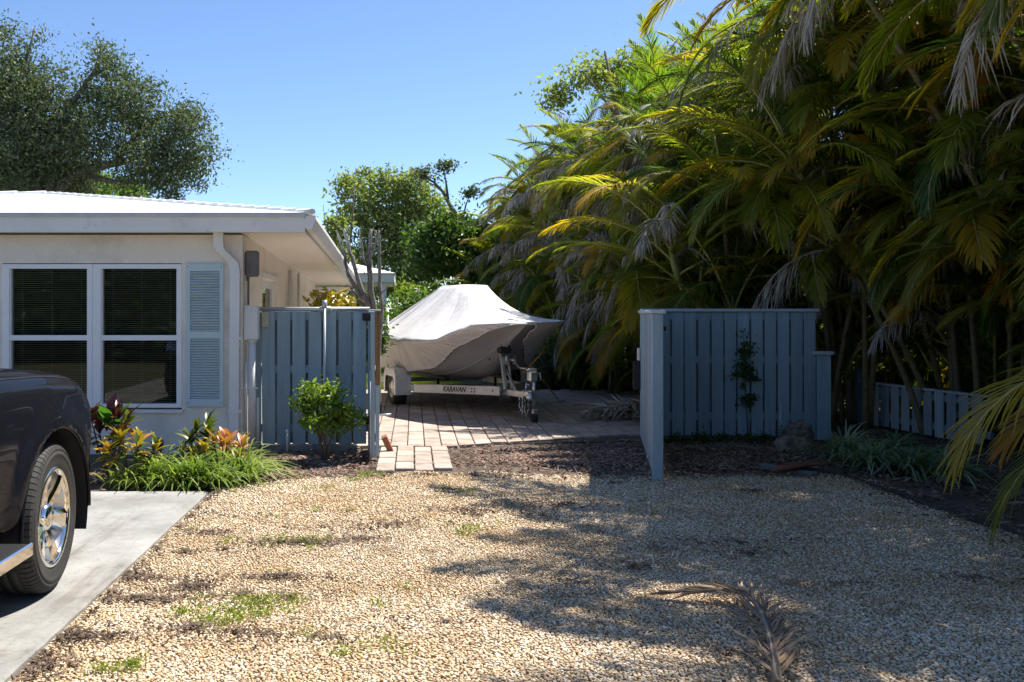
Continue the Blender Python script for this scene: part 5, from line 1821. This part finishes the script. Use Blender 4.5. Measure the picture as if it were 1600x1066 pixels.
fkeep = {}
edge_snap = set()
for i in range(len(ycol) - 1):
    for j in range(len(urow) - 1):
        c_ = (grid[i, j] + grid[i + 1, j + 1] + grid[i + 1, j] + grid[i, j + 1]) / 4
        fkeep[i, j] = not in_arch(c_)
for (i, j), kk in fkeep.items():
    if kk: continue
    for (a_, b_) in ((i, j), (i + 1, j), (i, j + 1), (i + 1, j + 1)):
        near = [fkeep.get((a_ - p_, b_ - q_), None) for p_ in (0, 1) for q_ in (0, 1)]
        if any(n_ for n_ in near if n_ is not None): edge_snap.add((a_, b_))
for (i, j) in edge_snap:
    p = grid[i, j]
    yc = 0 if abs(p[1]) < 1 else -3.1
    d = np.array([p[1] - yc, p[2] - .40]); d = d / np.linalg.norm(d) * RA
    grid[i, j, 1] = yc + d[0]; grid[i, j, 2] = .40 + d[1]


def shell(pred, off=0.0, both=True):
    m1 = MB()
    for s_ in ((1, -1) if both else (1,)):
        used = {}; vs = []; fs = []
        for i in range(len(ycol) - 1):
            for j in range(len(urow) - 1):
                if not fkeep[i, j]: continue
                c_ = (grid[i, j] + grid[i + 1, j + 1]) / 2
                if not pred(c_): continue
                q = []
                for (a_, b_) in ((i, j), (i + 1, j), (i + 1, j + 1), (i, j + 1)):
                    if (a_, b_) not in used:
                        used[a_, b_] = len(vs)
                        p = grid[a_, b_]
                        if off:
                            i0, i1 = max(a_ - 1, 0), min(a_ + 1, len(ycol) - 1)
                            j0, j1 = max(b_ - 1, 0), min(b_ + 1, len(urow) - 1)
                            nn = np.cross(grid[i1, b_] - grid[i0, b_], grid[a_, j1] - grid[a_, j0]); nn /= np.linalg.norm(nn) + 1e-9
                            if nn[0] < 0 and nn[2] < 0.1: nn = -nn
                            if nn[2] < -.2: nn = -nn
                            p = p + nn * off
                        vs.append((p[0] * s_, p[1], p[2]))
                    q.append(used[a_, b_])
                fs.append(tuple(q) if s_ > 0 else tuple(q[::-1]))
        m1.add(vs, fs, True)
    return m1


m1 = shell(lambda c: True)
# front face and tail closing
ring_f = [tuple(grid[-1, j]) for j in range(len(urow))]; ring_b = [tuple(grid[0, j]) for j in range(len(urow))]
for rg in (ring_f, ring_b):
    full = rg + [(-x_, y_, z_) for (x_, y_, z_) in rg[-2::-1]]
    m1.add(full, [tuple(range(len(full)))])
body = m1.build('body', M['car'], truck)
m1 = shell(lambda c: c[1] > .66 and .93 < c[2] < 1.06 and c[0] > .3, .004)
m1.build('headlight', M['chrome'], truck)
m1 = shell(lambda c: c[1] > .58 and c[2] < .62 and c[0] > .2, .006)
m1.build('bumper', M['black'], truck)
# arch lips and wells
for yc in (0, -3.1):
    for s_ in (1, -1):
        m1 = MB()
        pts = []
        for q in np.linspace(R(-4), R(184), 40):
            pts.append((s_ * .972, yc + RA * math.cos(q), .40 + RA * math.sin(q)))
        m1.tube(pts, .012, 6)
        m1.build('arch_lip', M['car'], body)
        m1 = MB().lathe([(s_ * .965, RA + .003), (s_ * .55, RA + .003), (s_ * .55, .02)], 28, 'X', (0, yc, .40), a0=R(-20), a1=R(200))
        m1.build('wheel_well', M['black'], truck)
# underside
m1 = MB().box(-.82, .82, -4.2, .85, .30, .46)
m1.build('underbody', M['black'], truck)
# shut lines: the shade in the gaps drawn as thin black tubes
m1 = MB()
for s_ in (1, -1):
    for yd in (-.74, -1.85):
        i = int(np.argmin(abs(ycol - yd)))
        m1 = MB()
        m1.tube([(s_ * (grid[i, j, 0] + .0005), grid[i, j, 1], grid[i, j, 2]) for j in range(2, 27)], .0035, 5)
        m1.build('door_gap', M['black'], body)
    m1 = MB()
    m1.tube([(s_ * (grid[i, 28, 0] + .000), grid[i, 28, 1], grid[i, 28, 2] + .001) for i in range(len(ycol)) if -.7 < ycol[i] < .68], .0035, 5)
    m1.build('hood_gap', M['black'], body)
# cab
cb = [(-.95, .84, 1.22), (-1.75, .66, 1.86), (-3.4, .66, 1.88), (-4.0, .80, 1.22)]
vs = []
for (y_, x_, z_) in cb: vs += [(x_, y_, z_), (-x_, y_, z_)]
m1 = MB().add(vs, [(0, 1, 3, 2), (2, 3, 5, 4), (4, 5, 7, 6), (0, 2, 4, 6), (1, 7, 5, 3)])
m1.build('cab', M['car'], truck)
def lerp3(a_, b_, f): return tuple(a_[i] + (b_[i] - a_[i]) * f for i in range(3))
def quad_in(a_, b_, c_, d_, m_, off):
    ctr = [(a_[i] + b_[i] + c_[i] + d_[i]) / 4 for i in range(3)]
    pts = [lerp3(p, ctr, m_) for p in (a_, b_, c_, d_)]
    return [tuple(p[i] + off[i] for i in range(3)) for p in pts]
for s_ in (1, -1):
    A, B, C, D = (s_ * .84, -.95, 1.22), (s_ * .66, -1.75, 1.86), (s_ * .66, -3.4, 1.88), (s_ * .80, -4.0, 1.22)
    mid0, mid1 = lerp3(A, D, .45), lerp3(B, C, .42)
    MB().add(quad_in(A, B, mid1, mid0, .14, (s_ * .006, 0, .002)), [(0, 1, 2, 3)]).build('side_window', M['dark_glass'], truck)
    MB().add(quad_in(mid0, mid1, C, D, .14, (s_ * .006, 0, .002)), [(0, 1, 2, 3)]).build('side_window', M['dark_glass'], truck)
MB().add(quad_in((.84, -.95, 1.22), (-.84, -.95, 1.22), (-.66, -1.75, 1.86), (.66, -1.75, 1.86), .08, (0, .006, .005)), [(0, 1, 2, 3)]).build('windshield', M['dark_glass'], truck)
for s_ in (1, -1):
    m1 = MB().box(s_ * 1.07 - .09, s_ * 1.07 + .09, -1.52, -1.42, 1.22, 1.42, bev=.03)
    beam(m1, (s_ * .80, -1.42, 1.26), (s_ * 1.0, -1.46, 1.28), .04, .05)
    m1.build('side_mirror', M['car'], truck)
    m1 = MB().box(s_ * .99 - .085, s_ * .99 + .085, -2.55, -.62, .375, .415, bev=.015)
    rb = m1.build('running_board', M['black'], truck)
    m1 = MB().box(s_ * 1.083 - .008, s_ * 1.083 + .008, -2.5, -.64, .36, .425, bev=.006)
    m1.build('chrome_trim', M['chrome'], rb)
    m1 = MB().box(s_ * .93 - .02, s_ * .93 + .02, .50, .56, .34, .56, bev=.008)
    m1.build('mud_flap', M['black'], truck)
# wheels
def tyre_mesh():
    m1 = MB()
    pr = [(-.13, .265), (-.145, .30), (-.142, .36), (-.128, .385), (-.10, .394), (-.062, .396), (-.058, .390), (-.050, .390), (-.046, .404), (-.004, .405), (-.004, .392), (.004, .392), (.004, .405),
          (.046, .404), (.050, .390), (.058, .390), (.062, .396), (.10, .394), (.128, .385), (.143, .365), (.1405, .362), (.1405, .352), (.144, .349), (.146, .335), (.1435, .332), (.145, .30), (.13, .265)]
    m1.lathe(pr, 72, 'X')
    for k in range(72):          # shoulder sipes
        q = 2 * math.pi * k / 72
        for sx in (-1, 1):
            mt = Matrix.Rotation(q, 4, 'X')
            hw_ = .0142
            vs = []
            for y_ in (-hw_, hw_):
                vs += [(sx * .062, y_, .39), (sx * .062, y_, .405), (sx * .105, y_, .4025), (sx * .132, y_, .388), (sx * .142, y_, .368), (sx * .125, y_, .38)]
            m1.add([tuple(mt @ Vector(p)) for p in vs], [(0, 1, 7, 6), (1, 2, 8, 7), (2, 3, 9, 8), (3, 4, 10, 9), (0, 5, 4, 3, 2, 1), (6, 7, 8, 9, 10, 11)])
    return m1.mesh('tyre', M['rubber'])
TY = tyre_mesh()
def rim_mesh(s_):
    m1 = MB()
    m1.lathe([(-.10, .262), (.125, .272), (.138, .268), (.135, .252), (.11, .243), (.03, .235), (.02, .10), (.02, .001)], 48, 'X', mi=1)
    m1.lathe([(.122, .274), (.139, .268), (.136, .250), (.112, .243)], 48, 'X', mi=0)
    for k in range(6):
        q = 2 * math.pi * k / 6 + .26
        mt = Matrix.Rotation(q, 4, 'X')
        vs = []
        for (r_, hw, xt, xb) in ((.045, .040, .085, .03), (.10, .040, .100, .05), (.16, .043, .115, .06), (.21, .052, .125, .07), (.246, .062, .128, .08)):
            vs += [(xb, -hw, r_), (xt - .014, -hw, r_), (xt, -hw * .55, r_), (xt, hw * .55, r_), (xt - .014, hw, r_), (xb, hw, r_)]
        fs = []
        for i in range(4):
            for j in range(5):
                fs.append((i * 6 + j, i * 6 + j + 1, i * 6 + 7 + j, i * 6 + 6 + j))
        m1.add([tuple(mt @ Vector(p)) for p in vs], fs, False, 0)
    m1.lathe([(.08, .075), (.105, .07), (.115, .05), (.118, .001)], 24, 'X', mi=0)
    for k in range(6):
        q = 2 * math.pi * (k + .5) / 6 + .26
        m1.tube([(.06, .062 * math.cos(q), .062 * math.sin(q)), (.10, .062 * math.cos(q), .062 * math.sin(q))], .010, 6, mi=0)
    if s_ < 0: m1.v = [(-x_, y_, z_) for (x_, y_, z_) in m1.v]; m1.f = [f[::-1] for f in m1.f]
    return m1.mesh('rim', [M['chrome'], M['zinc']])
RM = {1: rim_mesh(1), -1: rim_mesh(-1)}
for s_ in (1, -1):
    for yc in (0, -3.1):
        wobj = link('tyre', TY, truck, (s_ * .815, yc, .405), (0, 0, R(3) if yc == 0 else 0))
        link('rim', RM[s_], wobj)

# ------------------------------------------------------------------ background building
e = empty('porch_building', (-4.0, 30.0, 0), label='white neighbouring building with flat white roof far behind the bare tree', cat='building')
m1 = MB().box(-5, 2.9, .8, 5, 0, 2.5)
m1.build('wall', M['white_paint'], e)
m1 = MB().box(-6, 3.72, -.3, 5.4, 2.50, 2.78, bev=.02)
m1.build('fascia', M['fascia'], e)
m1 = MB().add([(-6.1, -.4, 2.80), (3.75, -.4, 2.80), (3.75, 5.5, 2.80), (-6.1, 5.5, 2.80), (-5, 1.5, 3.3), (1.9, 1.5, 3.3), (1.9, 4, 3.3), (-5, 4, 3.3)], [(0, 1, 5, 4), (1, 2, 6, 5), (2, 3, 7, 6), (3, 0, 4, 7), (4, 5, 6, 7)])
m1.build('roof', M['roof'], e)
MB().box(3.30, 3.46, -.1, .06, 0, 2.5, bev=.01).build('column', M['white_paint'], e)
MB().box(.2, .36, -.1, .06, 0, 2.5, bev=.01).build('column', M['white_paint'], e)
f = MB().box(.9, 2.3, .76, .80, .9, 2.1)
wf = f.build('window', M['vinyl'], e)
MB().box(1.0, 2.2, .745, .758, 1.0, 2.0).build('pane', M['dark_glass'], wf)


# ------------------------------------------------------------------ trees
def px_blobs(lst, Y, depth=1.0, dy=0.0):
    out = []
    for q in lst:
        px, py, r_ = q[:3]
        rr = r_ / F * Y
        p = P(px, py, Y)
        out.append((p[0], rnd.uniform(-.6, .6) * rr * depth + dy, p[2], rr, rr * depth, rr * (q[3] if len(q) > 3 else .9)))
    return out


def tree(name, label, base, Y, blobs, n, size, mat, limbs, bark='bark', clump=.3, per=30, sr=.25, cat='tree', group=None, shell=.35, trunkless=False):
    e = empty(name, (base, Y, 0), label=label, cat=cat, group=group)
    m1 = MB()
    for pts, r0 in limbs:
        k = len(pts)
        P3 = []
        for i, q in enumerate(pts):
            p = Vector(P(q[0], q[1], Y)); P3.append((p.x - base, q[2] if len(q) > 2 else 0, p.z))
        m1.tube(P3, [r0 * (1 - .75 * i / (k - 1)) for i in range(k)], 8)
    if limbs: m1.build('trunk', M[bark], e)
    bb = [(b[0] - base, b[1], b[2], b[3], b[4], b[5]) for b in blobs]
    link('crown', leaves_mesh('crown', leaf_points(bb, n, clump, per, shell), size, mat), e)
    return e


# the big oak left, behind the house
OB = [(15, 150, 62), (80, 175, 58), (60, 240, 72), (10, 255, 70), (150, 150, 26), (172, 112, 24), (162, 84, 16), (140, 64, 10), (205, 165, 42), (245, 205, 44), (290, 200, 34), (225, 255, 50), (285, 255, 36), (150, 220, 52), (318, 235, 22),
      (268, 296, 28), (52, 62, 14), (10, 50, 16), (28, 95, 24), (75, 110, 18), (312, 150, 9), (200, 122, 16), (240, 138, 18), (300, 182, 16), (110, 282, 36), (-60, 150, 90), (-60, 60, 60), (312, 288, 12), (220, 100, 8), (185, 185, 30), (120, 125, 12)]
tree('oak_tree', 'large spreading oak with small dark leaves rising behind the house roof', P(60, 0, 26)[0], 26, px_blobs(OB, 26, 1.1), 78000, .105, M['oak_leaf'],
     [([(40, 560), (60, 400), (75, 330), (92, 300), (115, 272), (150, 262), (200, 250), (260, 235)], .26), ([(75, 330), (40, 260), (20, 180), (15, 110)], .2), ([(60, 380), (85, 260), (100, 180), (150, 110), (160, 70)], .16),
      ([(120, 270), (180, 285), (230, 285), (275, 305)], .1), ([(180, 255), (230, 190), (290, 175)], .1), ([(20, 180), (40, 100), (55, 40)], .07)], clump=.24, per=46, shell=.25)
tree('leafy_tree', 'pale green rounded tree showing under the oak just above the roof', P(150, 0, 34)[0], 34, px_blobs([(110, 290, 30), (150, 292, 28), (185, 300, 24), (210, 308, 16), (70, 290, 30), (20, 280, 40)], 34), 9000, .2, M['lime_leaf'],
     [([(150, 520), (150, 400), (140, 300)], .2)], clump=.3)
# pine-like tree centre
PB = [(560, 300, 26), (545, 285, 14), (600, 290, 28), (640, 292, 26), (668, 318, 26), (690, 338, 20), (620, 320, 34), (545, 330, 22), (580, 345, 28), (640, 352, 36), (600, 385, 34), (650, 405, 36), (620, 430, 34), (570, 400, 22), (535, 365, 14), (660, 445, 30), (690, 415, 26),
      (530, 310, 10), (572, 268, 8), (600, 450, 24), (530, 385, 14)]
tree('pine_tree', 'feathery light green pine with rounded crown behind the bare trunks', P(640, 0, 36)[0], 36, px_blobs(PB, 36, 1.0), 19000, .19, M['pine_leaf'],
     [([(650, 520), (648, 450), (630, 380), (600, 330), (570, 300)], .18), ([(645, 440), (665, 370), (650, 310)], .10), ([(632, 385), (690, 350)], .07), ([(600, 335), (545, 330)], .06), ([(640, 400), (590, 385)], .06)], clump=.22, per=26)
tree('bare_topped_tree', 'thin tree with bare crooked limbs and leaf tufts on top', P(715, 0, 30)[0], 30, px_blobs([(692, 262, 9), (702, 258, 7), (662, 272, 8), (655, 270, 6), (676, 278, 6), (735, 300, 8)], 30), 900, .13, M['oak_leaf'],
     [([(730, 480), (715, 380), (705, 325), (692, 300), (678, 285), (660, 274)], .09), ([(700, 312), (697, 285), (693, 265)], .05), ([(692, 300), (680, 290), (668, 285)], .04), ([(715, 380), (728, 320), (735, 302)], .04)], clump=.12, per=20)
tree('broadleaf_tree', 'dense dark green broadleaf tree right of the pine behind the boat', P(740, 0, 25)[0], 25, px_blobs([(690, 352, 18), (680, 375, 28), (712, 362, 26), (670, 400, 22), (712, 395, 34), (740, 370, 28), (745, 410, 30), (690, 415, 20), (762, 400, 26)], 25), 10000, .15, M['broad_leaf'],
     [([(745, 520), (742, 450), (725, 415), (705, 385), (695, 360)], .10), ([(735, 440), (750, 400)], .07)], clump=.22, per=26)
# pruned multi-stem tree, bare grey limbs
e = empty('bare_tree', (P(590, 0, 14)[0], 14.0, 0), label='leafless pruned tree with several pale grey trunks behind the small gate', cat='tree')
bx = P(590, 0, 14)[0]
def lp(px, py, y=0):
    p = P(px, py, 14.0); return (p[0] - bx, y, p[2])
m1 = MB()
def limb(mb, pts, r0, r1):
    k = len(pts)
    r0 *= .74; r1 *= .74
    P_ = [Vector(lp(*q)) for q in pts]
    Q = []
    for i in range(k - 1):
        for f in (0, .34, .67):
            p = P_[i].lerp(P_[i + 1], f) + Vector((rnd.uniform(-1, 1), rnd.uniform(-1, 1), 0)) * .012 * (i > 0)
            Q.append(p)
    Q.append(P_[-1]); m_ = len(Q)
    mb.tube(Q, [(r0 + (r1 - r0) * i / (m_ - 1)) * rnd.uniform(.88, 1.16) for i in range(m_)], 9)
    for _ in range(4):
        i = rnd.randrange(m_ // 3, m_ - 1)
        d_ = Vector((rnd.uniform(-1, 1), rnd.uniform(-1, 1), rnd.uniform(.3, 1.2))).normalized()
        mb.tube([Q[i], Q[i] + d_ * rnd.uniform(.06, .22)], [.012, .005], 5)
limb(m1, [(590, 660), (588, 560), (586, 500), (580, 455), (578, 420), (577, 390), (580, 358)], .085, .032)
m1.build('trunk', M['pale_bark'], e)
for pts, r0, r1 in [([(586, 640), (588, 570), (596, 505), (595, 460), (592, 425), (594, 390), (592, 360)], .06, .022), ([(588, 500), (566, 455), (552, 410), (546, 390), (537, 357)], .062, .028), ([(586, 490), (562, 462), (545, 430), (538, 400), (532, 375), (525, 360)], .05, .016),
                    ([(580, 450), (574, 415), (566, 400), (565, 380), (560, 358)], .036, .014), ([(590, 505), (560, 470), (548, 450)], .04, .016), ([(581, 400), (588, 375), (587, 360)], .024, .014)]:
    m1 = MB(); limb(m1, pts, r0, r1); m1.build('limb', M['pale_bark'], e)
# thin whip-like twigs on the tree left of it
tree('twiggy_tree', 'thin twiggy tree with sparse leaves above the eave corner', P(510, 0, 22)[0], 22, px_blobs([(520, 345, 12), (512, 368, 12), (530, 350, 10), (528, 400, 14), (515, 390, 10)], 22), 1100, .12, M['pine_leaf'],
     [([(545, 480), (535, 400), (520, 380), (500, 360)], .04), ([(520, 380), (508, 350), (505, 320)], .02), ([(525, 385), (524, 350), (528, 315)], .018), ([(510, 370), (494, 350), (490, 330)], .014), ([(540, 440), (550, 350), (556, 262)], .03)], clump=.12, per=16)
# shrubs
shrub('yellow_shrub', 'yellow-leaved croton bush showing over the left blue fence', (P(520, 0, 14.5)[0], 14.5, 0),
      [(-.02, 0, 1.80, .16, .16, .13), (.1, 0, 1.65, .2, .2, .15), (-.15, 0, 1.55, .2, .2, .2), (0, 0, 1.2, .35, .3, .4)], 1500, .13, M['croton_y'], [[(0, 0, 0), (0, 0, .8), (0, 0, 1.6)]], clump=.09)
shrub('dark_shrub', 'dark green shrub over the left fence beside the bare trunks', (P(556, 0, 14.8)[0], 14.8, 0),
      [(-.1, 0, 1.65, .25, .2, .2), (.2, 0, 1.6, .25, .2, .2), (.0, 0, 1.2, .5, .3, .4)], 2200, .11, M['broad_leaf'], [[(0, 0, 0), (0, 0, .8), (0, 0, 1.5)]], clump=.09)
GHb = 'shrubs closing the view behind the boat'
for (px, py, r_, Y, n, k, lab) in [(610, 520, 46, 29, 4200, 'broad_leaf', 'dark shrub behind the boat stern at the far lawn edge'), (655, 505, 50, 27, 4200, 'broad_leaf', 'dark shrub directly behind the left slope of the boat cover'), (700, 490, 50, 26, 4200, 'broad_leaf', 'dark shrub behind the peak of the boat cover'),
                             (640, 465, 26, 31, 2400, 'lime_leaf', 'yellow-green shrub catching sun at the end of the lawn'), (750, 490, 60, 25, 4600, 'broad_leaf', 'tall dark shrub behind the right slope of the boat cover'), (560, 545, 50, 31, 3000, 'broad_leaf', 'dark shrub behind the small gate at the lawn'),
                             (872, 560, 36, 18.9, 3600, 'oak_leaf', 'small leaved green bush to the right of the boat bow'), (905, 570, 36, 18.9, 3000, 'broad_leaf', 'dark bush further right of the boat bow under the palms'), (850, 585, 26, 18.8, 1800, 'oak_leaf', 'low bush beside the boat bow rope')]:
    c = P(px, py, Y); rr = r_ / F * Y
    zb = max(.2, c[2])
    shrub('hedge_shrub', lab, (c[0], Y, 0), [(0, 0, zb, rr, rr, rr * .9), (-rr * .5, 0, zb * .6, rr * .8, rr * .6, zb * .6), (rr * .5, 0, zb * .6, rr * .8, rr * .6, zb * .6)], n, .15 if Y > 20 else .085, M[k], [[(0, 0, 0), (.05, 0, zb * .5), (0, 0, zb)]], clump=.2 if Y > 20 else .12, group=GHb, sr=.05)
# green vine-like top growth over the palms
tree('leafy_tree', 'light green small-leaved tree showing above the palm tops', P(960, 0, 19)[0], 19, px_blobs([(900, 112, 20), (935, 85, 24), (970, 90, 26), (1010, 75, 26), (1040, 80, 26), (880, 125, 16), (1075, 60, 24), (1100, 50, 20), (890, 130, 14)], 19, 1.0, 1.5), 3800, .12, M['pine_leaf'],
     [([(980, 480), (975, 300), (965, 180), (945, 80)], .09), ([(975, 200), (1020, 110), (1060, 60)], .05), ([(970, 190), (910, 110)], .04)], clump=.18, per=20)
# dark leafy mass that closes the hedge at the right-hand back
bk = []
for k in range(130):
    bk.append((rnd.uniform(9.6, 13.5), rnd.uniform(0, 25), rnd.uniform(.5, 5.5), 1.0, 1.3, 1.1))
for k in range(60):
    bk.append((rnd.uniform(9.2, 11.5), rnd.uniform(3, 24), rnd.uniform(.3, 1.6), .9, 1.2, .8))
for k in range(40):
    bk.append((rnd.uniform(2.6, 15), rnd.uniform(26.5, 29.5), rnd.uniform(.4, 4.2), 1.3, 1.0, 1.1))
for k in range(14):
    bk.append((rnd.uniform(5.5, 9.5), rnd.uniform(19.5, 25), rnd.uniform(.4, 2.5), 1.0, 1.0, .9))
tag(link('hedge_thicket', leaves_mesh('hedge_thicket', leaf_points(bk, 150000, .35, 24), .28, M['broad_leaf'])), 'dense dark thicket behind the palm hedge', 'thicket', kind='stuff')

# trees across the street behind the lens: they show only in glass and paint
GT = 'trees across the street, seen only as reflections'
for (x, y, h) in ((-13, -9, 4.2), (-8, -10, 4.6), (-3, -10, 4.2), (2.5, -11, 4.6), (8, -10, 4.4), (-18, -7, 4.6)):
    e = empty('street_tree', (x, y, 0), label='broad green street tree mirrored in the house windows', cat='tree', group=GT)
    MB().tube([(0, 0, 0), (.1, 0, h * .3), (0, .1, h * .7)], [.25, .2, .08], 8).build('trunk', M['bark'], e)
    bl = [(rnd.uniform(-2, 2), rnd.uniform(-1.5, 1.5), h * rnd.uniform(.15, .8), 1.7, 1.4, .9) for _ in range(11)]
    link('crown', leaves_mesh('crown', leaf_points(bl, 3500, .4, 26), .42, M['broad_leaf']), e)

bk = []
for k in range(40):
    bk.append((rnd.uniform(-26, 16), rnd.uniform(-12.5, -10), rnd.uniform(.3, 2.6), 1.8, 1.2, 1.1))
tag(link('street_thicket', leaves_mesh('street_thicket', leaf_points(bk, 30000, .45, 24), .40, M['broad_leaf'])), 'green thicket across the street, mirrored in the glass', 'thicket', kind='stuff')
